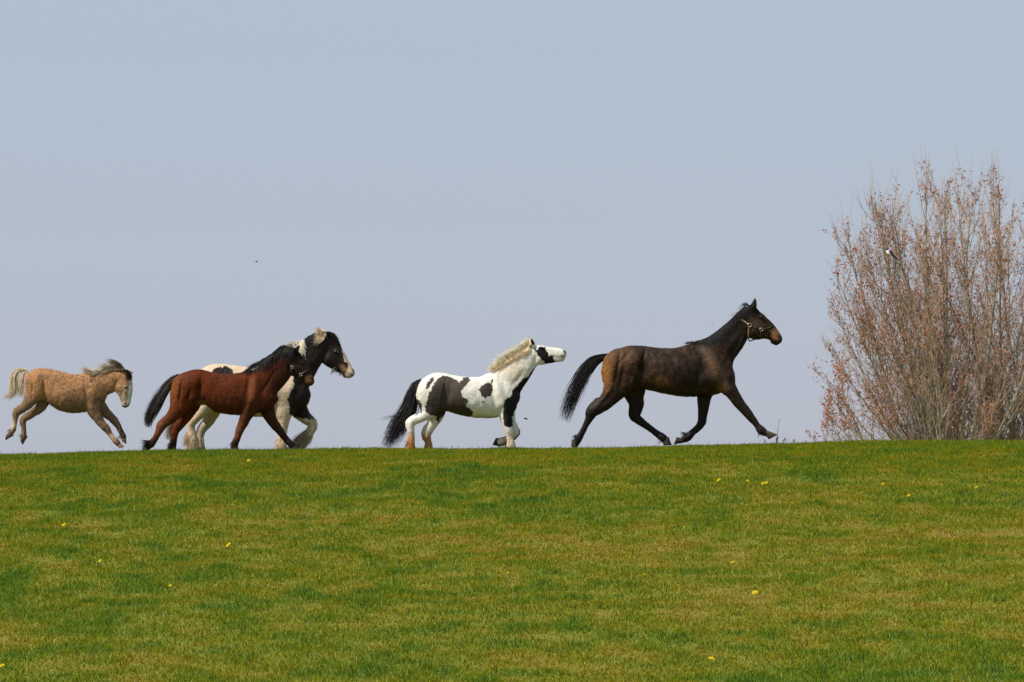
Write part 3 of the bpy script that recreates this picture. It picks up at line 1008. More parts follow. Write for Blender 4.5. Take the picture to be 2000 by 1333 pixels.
yf_f = leg(H, [(1310, 760, 110), (1340, 860, 78), (1370, 950, 54), (1404, 1010, 48), (1424, 1054, 44), (1378, 1102, 38), (1320, 1126, 37), (1278, 1142, 44), (1258, 1146, 40)], 1, .10,
           [.45, .65, .85, .9, .9, .9, .95, 1, 1])
H.chain([(430, 885, 22), (350, 938, 24), (345, 1000, 24)], k=.02, q=.8, y=yn_h * 1.1)
H.chain([(520, 990, 22), (496, 1055, 24), (506, 1110, 22)], k=.02, q=.8, y=yf_h * 1.1)
for b in [(1255, 640, 40, 130, -14, .018), (1190, 660, 24, 120, -14, -.014), (1290, 780, 55, 60, 0, .014), (740, 690, 42, 90, 14, -.020), (640, 580, 80, 90, 0, .012),
          (490, 680, 45, 100, 0, .010), (660, 810, 45, 45, 0, .014), (705, 690, 15, 110, 6, -.014), (1300, 860, 18, 60, 0, .008), (1420, 540, 22, 110, 38, -.012), (1683, 203, 22, 16, 10, .010), (1720, 235, 50, 10, 5, -.005), (1790, 300, 50, 14, 5, -.006),
          (1905, 240, 12, 10, 0, -.010), (1895, 300, 30, 5, 5, -.007), (1380, 590, 20, 130, 35, .006), (1620, 330, 18, 50, 15, -.010), (385, 955, 14, 30, 0, .005)]:
    H.bump(*b)
PONY_P = [
    [(600, 502), (560, 530), (535, 570), (518, 622), (560, 602), (590, 560), (610, 525)],
    [(690, 490), (640, 520), (610, 560), (580, 620), (555, 670), (540, 740), (520, 800), (515, 852), (560, 872), (620, 890), (640, 960), (720, 850), (760, 855), (850, 895), (960, 905),
     (1008, 850), (930, 790), (952, 730), (880, 690), (880, 640), (920, 590), (972, 540), (955, 498), (885, 508), (900, 530), (860, 552), (820, 520), (760, 496)],
    [(1130, 560), (1168, 568), (1172, 540), (1190, 512), (1192, 540), (1182, 570), (1196, 630), (1180, 680), (1120, 713), (1082, 690), (1070, 650), (1045, 622), (1090, 580)],
    [(420, 715), (465, 740), (490, 800), (488, 850), (420, 885)],
    [(1665, 375), (1620, 395), (1585, 440), (1545, 500), (1485, 520), (1440, 580), (1382, 640), (1376, 690), (1312, 730), (1300, 830), (1305, 990), (1340, 1003), (1384, 1000), (1394, 860), (1470, 780), (1520, 660), (1600, 540), (1700, 390)],
    [(1660, 193), (1712, 198), (1728, 235), (1752, 262), (1748, 292), (1775, 278), (1798, 290), (1802, 325), (1835, 345), (1810, 372), (1735, 372), (1690, 340), (1640, 272), (1630, 225)],
    [(1610, 205), (1622, 200), (1630, 250), (1622, 262)],
]


def pony_cols(u, v, P):
    n1 = fbm(u * .02, v * .02, 5, 3)
    ju = u + (fbm(u * .05, v * .05, 8, 3) - .5) * 26; jv = v + (fbm(u * .05, v * .05, 18, 3) - .5) * 26
    c = np.tile(np.array([.72, .68, .61]), (len(u), 1))
    c = mixc(c, (.58, .50, .40), smooth(n1, .5, .85) * .35)
    c = mixc(c, (.60, .45, .28), spot(u, v, 1420, 440, 130, 110, 0, 1) * .55)
    m = np.zeros(len(u), bool)
    far = P[:, 1] > 0.05
    for i, p in enumerate(PONY_P):
        q = in_poly(ju, jv, p)
        if i == 4: q &= ~(far & (v > 850))
        m |= q
    d = np.tile(np.array([.055, .041, .036]), (len(u), 1))
    d = mixc(d, (.10, .078, .064), spot(u, v, 790, 600, 170, 110, 0, 1) * .55)
    d = mixc(d, (.012, .010, .011), smooth(u, 1290, 1350))
    c[m] = d[m]
    c = mixc(c, (.04, .03, .03), spot(u, v, 1093, 752, 14, 10, 0, 2))
    # dirt on the lower legs
    lw = smooth(v, 1010, 1120)
    c = mixc(c, (.40, .17, .05), lw * np.clip(fbm(u * .03, v * .02, 3, 3) * 2.0, 0, 1) * smooth(u, 900, 600))
    c = mixc(c, (.58, .40, .27), lw * smooth(u, 900, 1250) * .7)
    c = mixc(c, (.22, .15, .09), (far & (u > 1150) & (v > 930)) * smooth(v, 940, 1060))  # raised far foreleg: dirt, with the leg's shade painted in as well
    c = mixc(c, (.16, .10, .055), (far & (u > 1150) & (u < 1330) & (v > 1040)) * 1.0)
    c = mixc(c, (.35, .28, .16), smooth(v, 870, 905) * smooth(u, 950, 1050) * smooth(u, 1260, 1200) * .55)  # shade under the belly, painted into the coat
    c = mixc(c, (.03, .026, .026), spot(u, v, 1918, 240, 20, 26, -25, 2))
    c = mixc(c, (.05, .04, .035), spot(u, v, 1885, 288, 14, 7, 0, 2))
    c = mixc(c, (.40, .28, .24), spot(u, v, 1910, 305, 30, 24, 0, 2) * .5)
    ear = smooth(v, 182, 168) * smooth(u, 1640, 1620)
    c = mixc(c, (.012, .01, .01), ear * (P[:, 1] < 0))
    return np.clip(c, 0, 1)


H.build(M_coat_pale, pony_cols)
hc = (.20, .13, .075)
H.hoof((420, 1205), (330, 1205), (330, 1238), (430, 1242), yn_h, .055, hc)
H.hoof((597, 1210), (512, 1206), (512, 1240), (608, 1246), yf_h, .055, hc)
H.hoof((1428, 1205), (1340, 1205), (1338, 1232), (1442, 1236), yn_f, .055, (.4, .3, .2))
H.hoof((1246, 1188), (1250, 1106), (1222, 1106), (1188, 1176), yf_f, .05, (.025, .018, .014))
H.eye(1684, 205, .019)
H.tail([(478, 528), (430, 560), (390, 650), (370, 760), (320, 880), (250, 990), (180, 1110), (105, 1210)], [14, 30, 46, 62, 78, 86, 80, 60], 850, (.020, .018, .019), (.018, .016, .017), 21, tmin=.35, wave=.045, stray=.25)
H.tail([(478, 526), (440, 548), (400, 620), (375, 700), (350, 770)], [10, 14, 16, 16, 10], 90, (.5, .47, .43), (.03, .028, .028), 22, tmin=.4).name = "pale_tail_hair"
H.tail([(400, 780), (330, 850), (230, 880), (130, 905), (40, 930)], [26, 34, 26, 26, 20], 26, (.018, .016, .017), (.02, .018, .019), 23, width=.003, tmin=.4).name = "flyaway_tail_hair"
H.locks("mane", [((1190, 445), (1150, 425), (1140, 415)), ((1260, 395), (1200, 360), (1180, 380)), ((1340, 335), (1290, 290), (1230, 300)), ((1420, 280), (1370, 225), (1320, 260)), ((1490, 230), (1450, 180), (1400, 225)),
                 ((1545, 190), (1520, 130), (1480, 170)), ((1580, 170), (1560, 110), (1530, 108))],
        1900, (.88, .70, .46), (.95, .85, .68), 24, tmin=.5, jitter=9, rooty=.03, both=True, width=.003, K=7)
H.locks("lower_mane", [((1210, 430), (1190, 415), (1160, 440)), ((1320, 350), (1290, 370), (1240, 430)), ((1420, 285), (1400, 310), (1350, 350)), ((1510, 215), (1500, 250), (1470, 290)), ((1560, 180), (1560, 220), (1545, 260))],
        900, (.82, .66, .44), (.66, .46, .27), 25, jitter=8, side=-1, width=.003, K=7)
fl = (.60, .42, .26)
H.feather([(365, 1165, yn_h, 42, -.2, 1, 40, 220), (548, 1180, yf_h, 38, -.2, 1, 36, 160), (1372, 1165, yn_f, 40, 0, 1, 40, 200)], (.5, .32, .17), (.42, .22, .09), 26)
H.feather([(1300, 1140, yf_f, 36, -.6, 1, 40, 150)], (.16, .10, .06), (.12, .07, .04), 27, name="muddy_shaded_feathering")  # mud colour, darkened to hold the raised leg's shade too
H.fur(13000, .016, 29, jit=.10, leg_v=880, head_u=1600)
PONY = H

# ================================================================== heavy piebald horse behind the bay
H = Horse("horse", (260, 630, 4.545), 62.3, "black and cream piebald horse with feathered legs trotting behind the bay", "horse")
H.set_origin(1000, 1140)
H.trunk([(498, 625), (506, 570), (525, 510), (560, 452), (610, 412), (670, 382), (740, 366), (820, 371), (900, 381), (1000, 394), (1100, 390),
         (1200, 362), (1280, 350), (1350, 385), (1440, 460), (1520, 540), (1565, 600), (1578, 640)],
        [(498, 645), (506, 700), (530, 760), (590, 800), (680, 800), (780, 800), (900, 822), (1050, 838), (1150, 840), (1250, 826), (1380, 812), (1460, 796), (1520, 765), (1556, 720), (1578, 652)],
        [(498, .03), (520, .12), (580, .22), (680, .29), (800, .29), (950, .315), (1100, .315), (1220, .28), (1320, .255), (1420, .235), (1500, .19), (1550, .12), (1578, .03)],
        ptop=[(498, 2.2), (700, 2.5), (900, 2.3), (1100, 2.0), (1250, 1.6), (1400, 1.7), (1578, 2.2)])
H.chain([(1390, 540, 160, .55), (1475, 410, 152, .48), (1540, 320, 138, .46), (1605, 245, 118, .45), (1665, 195, 96, .48), (1710, 185, 84, .52)], k=0.06)
H.chain([(1718, 185, 92, .50), (1752, 275, 108, .44), (1820, 345, 86, .47), (1866, 394, 66, .52), (1900, 430, 53, .60), (1922, 448, 46, .70)], k=0.04)
H.chain([(1745, 325, 66, .85), (1775, 350, 52, .8)], k=0.03)
H.chain([(1888, 470, 28, .9), (1915, 480, 18, 1.0)], k=0.02)
for s_ in (-1, 1):
    H.chain([(1712, 120, 22, .9, s_ * .05), (1690, 95, 26, .7, s_ * .065), (1650, 58, 9, .8, s_ * .07)], k=0.012)
yn_h = leg(H, [(640, 560, 140), (660, 680, 105), (640, 765, 62), (582, 830, 45), (525, 892, 42), (518, 940, 40), (528, 1000, 44), (538, 1060, 52), (542, 1110, 54)], -1, .15, [.45, .5, .8, .9, .9, .95, .95, 1, 1])
yf_h = leg(H, [(700, 650, 110), (700, 760, 82), (682, 838, 58), (642, 900, 48), (602, 950, 43), (585, 1010, 38), (580, 1070, 46), (582, 1112, 48)], 1, .15, [.45, .6, .8, .9, .9, .95, 1, 1])
yn_f = leg(H, [(1340, 560, 130), (1375, 670, 122), (1338, 790, 86), (1340, 860, 58), (1338, 930, 43), (1330, 982, 41), (1322, 1040, 40), (1318, 1095, 50), (1322, 1120, 50)], -1, .125, [.42, .5, .75, .85, .9, .95, 1, 1])
yf_f = leg(H, [(1430, 700, 110), (1470, 780, 78), (1522, 840, 58), (1574, 882, 48), (1590, 918, 44), (1566, 968, 42), (1532, 1018, 44), (1494, 1058, 48), (1470, 1076, 44)], 1, .125, [.45, .65, .85, .9, .95, 1, 1, 1])
for b in [(1420, 560, 45, 120, 25, .014), (1800, 262, 22, 16, 35, .012), (1830, 300, 50, 12, 50, -.006), (1840, 370, 50, 14, 45, -.006), (1955, 420, 10, 14, 0, -.015), (1915, 462, 26, 5, 40, -.007), (1700, 330, 18, 60, 10, -.012), (1560, 460, 22, 90, 35, -.012)]:
    H.bump(*b)
PIE_DARK = [(1535, 130), (1522, 220), (1508, 300), (1450, 470), (1430, 500), (1436, 560), (1400, 640), (1382, 690), (1398, 760), (1400, 840), (1470, 850), (1600, 860), (1640, 600), (1720, 420), (1790, 470), (1880, 490), (1900, 440), (1905, 385), (1868, 310),
            (1855, 240), (1830, 90), (1640, 40)]
PIE_SPOT = [(710, 440), (760, 400), (830, 396), (890, 425), (910, 520), (700, 520)]
PIE_SPOT2 = [(1000, 300), (1000, 520), (1230, 560), (1240, 300)]


def pie_cols(u, v, P):
    ju = u + (fbm(u * .05, v * .05, 8, 3) - .5) * 30; jv = v + (fbm(u * .05, v * .05, 18, 3) - .5) * 30
    n1 = fbm(u * .03, v * .03, 15, 3)
    c = np.tile(np.array([.62, .47, .33]), (len(u), 1))
    c = mixc(c, (.48, .40, .31), smooth(n1, .45, .8) * .6)
    d = np.tile(np.array([.022, .016, .015]), (len(u), 1))
    d = mixc(d, (.05, .028, .022), smooth(n1, .5, .8) * .6)
    m = in_poly(ju, jv, PIE_DARK) | in_poly(ju, jv, PIE_SPOT)
    m &= ~((P[:, 1] < 0.0) & (v > 820) & (u < 1420))
    c[m] = d[m]
    c = mixc(c, (.26, .13, .07), spot(u, v, 1868, 410, 26, 40, -35, 2) * m)
    c = mixc(c, (.18, .09, .05), spot(u, v, 1808, 258, 26, 10, 35, 2) * .6)
    c = mixc(c, (.55, .40, .34), spot(u, v, 1925, 470, 40, 34, 0, 2) * .6)
    c = mixc(c, (.03, .022, .02), spot(u, v, 1958, 428, 12, 18, -20, 2))
    c = mixc(c, (.05, .035, .03), spot(u, v, 1945, 470, 16, 10, -40, 2) * .8)
    lw = smooth(v, 960, 1100)
    c = mixc(c, (.50, .33, .20), lw * .6)
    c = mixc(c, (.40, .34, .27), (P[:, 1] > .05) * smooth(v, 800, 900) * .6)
    c = mixc(c, (.62, .50, .34), smooth(v, 150, 110) * smooth(u, 1730, 1700))
    return np.clip(c, 0, 1)


H.build(M_coat_pale, pie_cols)
hc = (.16, .12, .09)
H.hoof((598, 1118), (488, 1118), (486, 1152), (610, 1158), yn_h, .07, hc)
H.hoof((636, 1120), (540, 1120), (538, 1156), (648, 1162), yf_h, .06, hc)
H.hoof((1376, 1118), (1274, 1118), (1272, 1150), (1388, 1154), yn_f, .065, hc)
H.hoof((1512, 1100), (1440, 1060), (1412, 1080), (1478, 1118), yf_f, .055, (.10, .07, .05))
H.eye(1803, 264, .021)
H.tail([(505, 560), (470, 600), (430, 720), (390, 840), (340, 950), (290, 1040)], [14, 30, 42, 46, 42, 26], 500, (.45, .36, .26), (.30, .25, .19), 31, tmin=.6)
H.locks("mane", [((1290, 330), (1280, 280), (1260, 330)), ((1350, 275), (1330, 225), (1300, 270)), ((1410, 225), (1395, 170), (1370, 210)), ((1470, 180), (1470, 160), (1500, 240)), ((1520, 158), (1510, 190), (1500, 300))],
        800, (.72, .62, .50), (.76, .66, .54), 32, jitter=11, both=False, width=.005)
H.locks("upper_mane", [((1545, 145), (1530, 150), (1515, 190)), ((1590, 115), (1560, 120), (1545, 200)), ((1640, 92), (1620, 110), (1600, 190)), ((1700, 80), (1670, 110), (1650, 180))],
        500, (.012, .010, .010), (.02, .017, .016), 33, jitter=10)
H.locks("cream_mane_lock", [((1690, 85), (1640, 40), (1625, 60)), ((1705, 90), (1645, 90), (1625, 150)), ((1715, 110), (1690, 190), (1610, 195))],
        500, (.50, .38, .24), (.66, .52, .35), 34, jitter=10, side=-1, lift=.03)
H.locks("forelock", [((1710, 90), (1750, 75), (1795, 130)), ((1720, 95), (1780, 95), (1830, 190)), ((1730, 100), (1790, 130), (1835, 230))],
        260, (.012, .010, .010), (.016, .014, .013), 35, jitter=8, both=True)
cr = (.52, .37, .24)
H.feather([(525, 1010, yn_h, 48, -.4, 1, 60, 260), (538, 1075, yn_h, 56, -.2, 1, 50, 260), (1322, 1060, yn_f, 44, -.2, 1, 60, 260), (583, 1060, yf_h, 44, -.2, 1, 50, 160)], cr, (.48, .32, .19), 36)
H.feather([(1560, 985, yf_f, 40, -1, .75, 110, 320), (1520, 1030, yf_f, 44, -1, .75, 90, 320), (1490, 1060, yf_f, 42, -.8, .8, 60, 260)], (.44, .34, .24), (.30, .22, .14), 37, name="raised_leg_feathering")
H.feather([(1795, 405, 0, 30, -.4, 1, 30, 120), (1850, 445, 0, 20, -.3, 1, 22, 60)], (.04, .03, .026), (.35, .28, .2), 38, width=.003, name="chin_whiskers")
H.fur(12000, .022, 39, jit=.14, leg_v=1300, head_u=1700)
PIE = H

# ================================================================== bay pony with a dark halter
H = Horse("pony", (260, 630, 4.545), 60.8, "reddish bay pony with a black mane and dark halter trotting in front of the piebald", "pony")
H.set_origin(700, 1140)
H.trunk([(331, 625), (338, 580), (352, 535), (380, 490), (420, 458), (500, 430), (580, 417), (650, 426), (720, 447), (800, 458), (900, 455), (970, 438), (1030, 420), (1090, 440), (1160, 500), (1230, 580), (1275, 640), (1290, 675)],
        [(331, 645), (338, 690), (355, 730), (400, 760), (480, 770), (560, 745), (640, 735), (700, 778), (760, 805), (850, 820), (950, 822), (1050, 815), (1140, 800), (1210, 770), (1260, 730), (1290, 685)],
        [(331, .03), (350, .10), (400, .17), (480, .215), (580, .22), (680, .215), (800, .235), (900, .235), (1000, .21), (1090, .185), (1180, .16), (1250, .12), (1290, .03)],
        ptop=[(331, 2.2), (550, 2.3), (720, 2.2), (900, 2.0), (1020, 1.6), (1120, 1.7), (1290, 2.2)])
H.chain([(1130, 590, 135, .50), (1195, 510, 143, .45), (1272, 432, 134, .42), (1328, 372, 108, .43), (1370, 322, 82, .46), (1400, 310, 74, .5)], k=0.045)
H.chain([(1402, 310, 76, .52), (1440, 375, 92, .44), (1490, 432, 80, .47), (1528, 476, 63, .52), (1556, 508, 50, .60), (1566, 522, 43, .70)], k=0.03)
H.chain([(1435, 410, 58, .85), (1460, 430, 46, .8)], k=0.025)
H.chain([(1540, 540, 24, .9), (1556, 553, 16, 1.0)], k=0.018)
for s_ in (-1, 1):
    H.chain([(1440, 262, 17, .9, s_ * .042), (1455, 240, 19, .7, s_ * .05), (1478, 206, 6, .8, s_ * .052)], k=0.012)
yn_h = leg(H, [(470, 585, 128), (440, 690, 108), (398, 778, 74), (345, 842, 54), (290, 890, 45), (256, 926, 39), (230, 978, 31), (200, 1032, 28), (166, 1080, 33), (140, 1104, 27), (125, 1118, 27)], -1, .105, [.44, .48, .65, .75, .78, .8, .8, .85, .9, .9])
yf_h = leg(H, [(530, 600, 100), (520, 705, 85), (480, 800, 62), (435, 870, 50), (390, 928, 44), (365, 975, 37), (355, 1030, 31), (348, 1082, 34), (346, 1118, 33), (346, 1140, 33)], 1, .105, [.44, .5, .7, .78, .8, .82, .85, .9, .9])
yn_f = leg(H, [(1060, 580, 110), (1065, 680, 100), (1038, 765, 74), (1006, 832, 54), (978, 900, 44), (950, 960, 38), (930, 1020, 30), (912, 1066, 31), (905, 1098, 32), (904, 1115, 31)], -1, .095, [.4, .5, .72, .82, .88, .88, .88, .9, .9])
yf_f = leg(H, [(1150, 660, 95), (1178, 745, 74), (1206, 830, 54), (1252, 902, 44), (1298, 962, 36), (1318, 990, 34), (1356, 1036, 28), (1394, 1080, 31), (1416, 1102, 27)], 1, .095, [.45, .62, .82, .88, .88, .88, .9, .9])
H.chain([(275, 862, 16), (238, 897, 19), (222, 960, 18)], k=.016, q=.8, y=yn_h * 1.1)
H.chain([(375, 895, 16), (345, 937, 19), (338, 990, 18)], k=.016, q=.8, y=yf_h * 1.1)
for b in [(1090, 580, 36, 110, 6, .016), (1025, 590, 22, 100, 6, -.016), (1060, 690, 50, 55, 0, .014), (610, 600, 36, 90, 10, -.020), (510, 540, 60, 80, 0, .010), (395, 610, 40, 90, 4, .008), (500, 660, 18, 80, 20, -.010), (560, 690, 40, 40, 0, .010),
          (592, 610, 13, 100, 8, -.016), (430, 620, 11, 110, 8, -.010), (1200, 540, 14, 110, 30, -.010), (1030, 760, 16, 60, 20, .008), (1503, 354, 20, 14, 45, .010), (1520, 400, 45, 9, 50, -.005), (1500, 470, 40, 12, 45, -.006), (1588, 505, 9, 12, 0, -.012), (1395, 400, 16, 45, 15, -.010), (1570, 540, 20, 5, -30, -.006)]:
    H.bump(*b)


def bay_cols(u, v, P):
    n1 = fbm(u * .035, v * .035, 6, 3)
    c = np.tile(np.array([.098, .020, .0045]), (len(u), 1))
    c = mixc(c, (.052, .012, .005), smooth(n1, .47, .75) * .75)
    c = mixc(c, (.23, .075, .018), spot(u, v, 370, 600, 60, 150, 0, 1) * .7)  # the rump's sunlit orange is put into the coat colour
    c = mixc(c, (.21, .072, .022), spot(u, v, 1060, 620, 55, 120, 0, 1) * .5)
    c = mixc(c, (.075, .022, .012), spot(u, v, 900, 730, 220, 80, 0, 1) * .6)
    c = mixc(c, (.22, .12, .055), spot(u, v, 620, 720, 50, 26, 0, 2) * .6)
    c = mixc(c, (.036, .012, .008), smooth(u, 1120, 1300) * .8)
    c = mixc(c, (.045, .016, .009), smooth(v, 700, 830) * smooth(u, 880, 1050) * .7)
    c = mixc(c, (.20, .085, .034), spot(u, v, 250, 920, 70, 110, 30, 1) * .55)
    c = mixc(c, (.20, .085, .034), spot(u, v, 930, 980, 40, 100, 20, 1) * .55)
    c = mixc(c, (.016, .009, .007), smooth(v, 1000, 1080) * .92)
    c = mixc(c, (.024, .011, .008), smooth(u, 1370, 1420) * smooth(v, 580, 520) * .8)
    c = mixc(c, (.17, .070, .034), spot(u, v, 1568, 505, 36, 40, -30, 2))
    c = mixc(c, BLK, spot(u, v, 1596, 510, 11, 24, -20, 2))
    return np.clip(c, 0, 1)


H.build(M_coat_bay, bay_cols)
hc = (.04, .03, .026)
H.hoof((152, 1128), (98, 1100), (70, 1150), (128, 1168), yn_h, .042, hc)
H.hoof((382, 1138), (312, 1138), (310, 1172), (392, 1176), yf_h, .045, hc)
H.hoof((938, 1116), (876, 1108), (864, 1142), (944, 1150), yn_f, .045, hc)
H.hoof((1440, 1096), (1396, 1124), (1408, 1142), (1478, 1134), yf_f, .042, hc)
H.eye(1504, 356, .018)
H.tail([(412, 472), (370, 495), (315, 560), (260, 640), (205, 735), (150, 835), (130, 935)], [12, 22, 34, 42, 46, 44, 24], 800, (.020, .014, .013), (.045, .032, .030), 41, tmin=.6)
H.locks("mane", [((1030, 425), (1000, 430), (990, 460)), ((1090, 385), (1050, 380), (1040, 430)), ((1150, 345), (1110, 350), (1100, 430)), ((1210, 305), (1170, 310), (1160, 420)), ((1270, 268), (1220, 275), (1220, 390)),
                 ((1320, 245), (1270, 235), (1270, 330)), ((1370, 232), (1320, 200), (1310, 270)), ((1410, 228), (1370, 220), (1350, 300)), ((1440, 235), (1430, 250), (1410, 330))],
        1500, (.011, .009, .009), (.020, .017, .016), 42, jitter=11, side=-1, width=.005, lift=.02)
H.locks("forelock", [((1440, 240), (1470, 270), (1480, 320)), ((1450, 250), (1490, 300), (1500, 340))], 140, (.011, .009, .009), (.016, .013, .012), 43, jitter=8, both=True)
H.feather([(150, 1080, yn_h, 32, -1, -.25, 46, 200), (900, 1085, yn_f, 26, -.8, .8, 24, 80), (335, 1090, yf_h, 28, -.8, .8, 26, 80), (1400, 1100, yf_f, 24, -.7, .8, 24, 60)], (.011, .009, .009), (.016, .013, .012), 44)
halter = bpy.data.objects.new("halter", None); col.objects.link(halter); halter.parent = H.root
halter["label"] = "dark halter with small steel rings"
H.strap([(1360, 290), (1385, 345), (1412, 398)], .020, M_strap_dark, halter)
H.strap([(1416, 404), (1450, 430), (1488, 462)], .020, M_strap_dark, halter)
H.strap([(1494, 462), (1530, 440), (1556, 425)], .020, M_strap_dark, halter)
H.strap([(1412, 408), (1410, 440), (1416, 475)], .018, M_strap_dark, halter)
H.strap([(1488, 470), (1474, 492), (1470, 505)], .018, M_strap_dark, halter)
for sd_ in (-1, 1):
    H.ring(1415, 402, .022, .006, halter, sd_); H.ring(1490, 466, .022, .006, halter, sd_)
H.fur(14000, .018, 45, leg_v=820, head_u=1400)
BAY = H

# ================================================================== buckskin foal leaping
H = Horse("foal", (0, 680, 6.061), 61.0, "shaggy tan foal with a pale blaze and cream tail, leaping clear of the ground", "foal", vox=0.009)
H.lump = .006
H.set_origin(800, 1270)
H.trunk([(297, 400), (303, 350), (320, 308), (370, 270), (440, 246), (520, 239), (600, 250), (700, 273), (800, 301), (880, 313), (960, 309), (1030, 297), (1090, 310), (1160, 360), (1220, 440), (1255, 510), (1266, 560)],
        [(297, 420), (303, 490), (330, 560), (390, 610), (460, 625), (540, 630), (620, 690), (700, 736), (800, 766), (900, 769), (1000, 760), (1080, 738), (1160, 700), (1220, 650), (1255, 605), (1266, 570)],
        [(297, .02), (315, .08), (360, .125), (440, .16), (540, .165), (660, .18), (780, .20), (900, .20), (1000, .18), (1080, .16), (1160, .145), (1230, .10), (1266, .02)],
        ptop=[(297, 2.2), (520, 2.3), (700, 2.2), (900, 2.0), (1020, 1.6), (1120, 1.7), (1266, 2.2)])
H.chain([(1110, 480, 145, .50), (1200, 435, 140, .43), (1285, 402, 136, .40), (1368, 368, 108, .43), (1430, 345, 84, .46), (1470, 345, 76, .5)], k=0.035)
H.chain([(1472, 340, 84, .52), (1464, 430, 108, .46), (1478, 512, 92, .50), (1487, 582, 70, .54), (1490, 635, 57, .60), (1490, 658, 50, .68)], k=0.025)
H.chain([(1420, 470, 62, .85), (1432, 505, 48, .8)], k=0.02)
H.chain([(1462, 672, 24, .9), (1478, 690, 18, 1.0)], k=0.015)
for s_ in (-1, 1):
    H.chain([(1520 + 14 * s_, 300, 20, .9, s_ * .035), (1505 + 30 * s_, 285, 20, .7, s_ * .042), (1500 + 72 * s_ if s_ > 0 else 1462, 292 if s_ > 0 else 262, 7, .8, s_ * .05)], k=0.01)
yn_h = leg(H, [(440, 420, 130), (405, 545, 104), (345, 652, 68), (275, 722, 50), (210, 768, 43), (190, 840, 33), (178, 910, 29), (160, 974, 36), (132, 1012, 28), (120, 1025, 28)], -1, .082, [.44, .5, .7, .8, .85, .85, .85, .9, .9])
yf_h = leg(H, [(500, 520, 100), (505, 615, 84), (475, 695, 62), (400, 757, 49), (320, 812, 44), (271, 856, 39), (272, 920, 31), (275, 985, 29), (275, 1030, 36), (274, 1055, 32)], 1, .082, [.44, .5, .72, .82, .85, .85, .85, .9, .9])
yn_f = leg(H, [(1090, 540, 115), (1100, 650, 100), (1116, 745, 78), (1166, 832, 60), (1216, 902, 49), (1264, 956, 45), (1304, 1015, 32), (1345, 1070, 29), (1380, 1110, 35), (1408, 1138, 29)], -1, .075, [.42, .52, .75, .82, .88, .88, .88, .9, .9])
yf_f = leg(H, [(1140, 620, 90), (1185, 695, 74), (1252, 772, 57), (1320, 832, 49), (1374, 892, 42), (1410, 960, 33), (1438, 1008, 31), (1456, 1046, 34), (1460, 1070, 28)], 1, .075, [.45, .62, .82, .88, .88, .88, .9, .9])
H.chain([(235, 700, 18), (185, 742, 21), (178, 800, 20)], k=.014, q=.8, y=yn_h * 1.1)
H.chain([(290, 790, 18), (243, 845, 21), (246, 900, 20)], k=.014, q=.8, y=yf_h * 1.1)
for b in [(1110, 520, 45, 130, -6, .010), (1030, 540, 24, 120, -6, -.010), (1090, 690, 55, 60, 0, .008), (528, 470, 16, 130, 0, -.011), (545, 500, 34, 120, 0, -.012), (400, 480, 12, 120, 6, -.006), (440, 380, 70, 80, 0, .006), (1496, 462, 22, 18, 0, .008), (1530, 560, 12, 60, 5, -.004),
          (1445, 580, 14, 60, 15, -.004), (1496, 662, 14, 12, 0, -.011), (1370, 440, 16, 50, 15, -.007), (800, 560, 90, 90, 0, .008)]:
    H.bump(*b)


def foal_cols(u, v, P):
    n1 = fbm(u * .018, v * .018, 6, 4); n2 = fbm(u * .05 + 9, v * .05, 16, 3)
    c = np.tile(np.array([.44, .225, .105]), (len(u), 1))
    c = mixc(c, (.40, .19, .085), spot(u, v, 420, 380, 160, 130, 0, 1) * .6)
    c = mixc(c, (.27, .155, .085), smooth(n1, .46, .72) * .7)
    c = mixc(c, (.13, .075, .042), smooth(n2, .52, .78) * .75 * smooth(u, 620, 800))
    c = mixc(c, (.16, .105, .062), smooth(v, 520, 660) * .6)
    c = mixc(c, (.26, .19, .115), spot(u, v, 780, 720, 150, 60, 0, 2) * .5)
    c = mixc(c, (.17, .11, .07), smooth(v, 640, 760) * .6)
    c = mixc(c, (.60, .46, .30), spot(u, v, 170, 910, 34, 60, 10, 1.5))
    c = mixc(c, (.62, .46, .28), spot(u, v, 1335, 1055, 34, 45, -35, 1.5) * (P[:, 1] < 0))
    c = mixc(c, (.42, .18, .07), spot(u, v, 1390, 480, 70, 70, 0, 1) * .7)
    c = mixc(c, (.42, .34, .26), spot(u, v, 1460, 560, 60, 110, 0, 1) * .7)
    c = mixc(c, (.62, .58, .54), smooth(u + (v - 500) * .12, 1515, 1535) * smooth(u, 1400, 1450) * smooth(v, 370, 400) * smooth(v, 700, 640))
    c = mixc(c, (.52, .42, .35), spot(u, v, 1490, 660, 60, 40, 0, 2) * .6)
    c = mixc(c, (.09, .055, .042), spot(u, v, 1498, 540, 16, 40, 0, 1.5) * .7)
    c = mixc(c, (.04, .025, .02), spot(u, v, 1496, 664, 14, 14, 0, 2))
    c = mixc(c, (.05, .035, .028), smooth(v, 686, 698) * smooth(u, 1400, 1430))
    c = mixc(c, (.03, .022, .018), spot(u, v, 1530, 345, 42, 46, 0, 2) * .9)
    c = mixc(c, (.03, .022, .018), smooth(u, 1560, 1572) * smooth(v, 330, 310))
    return np.clip(c, 0, 1)


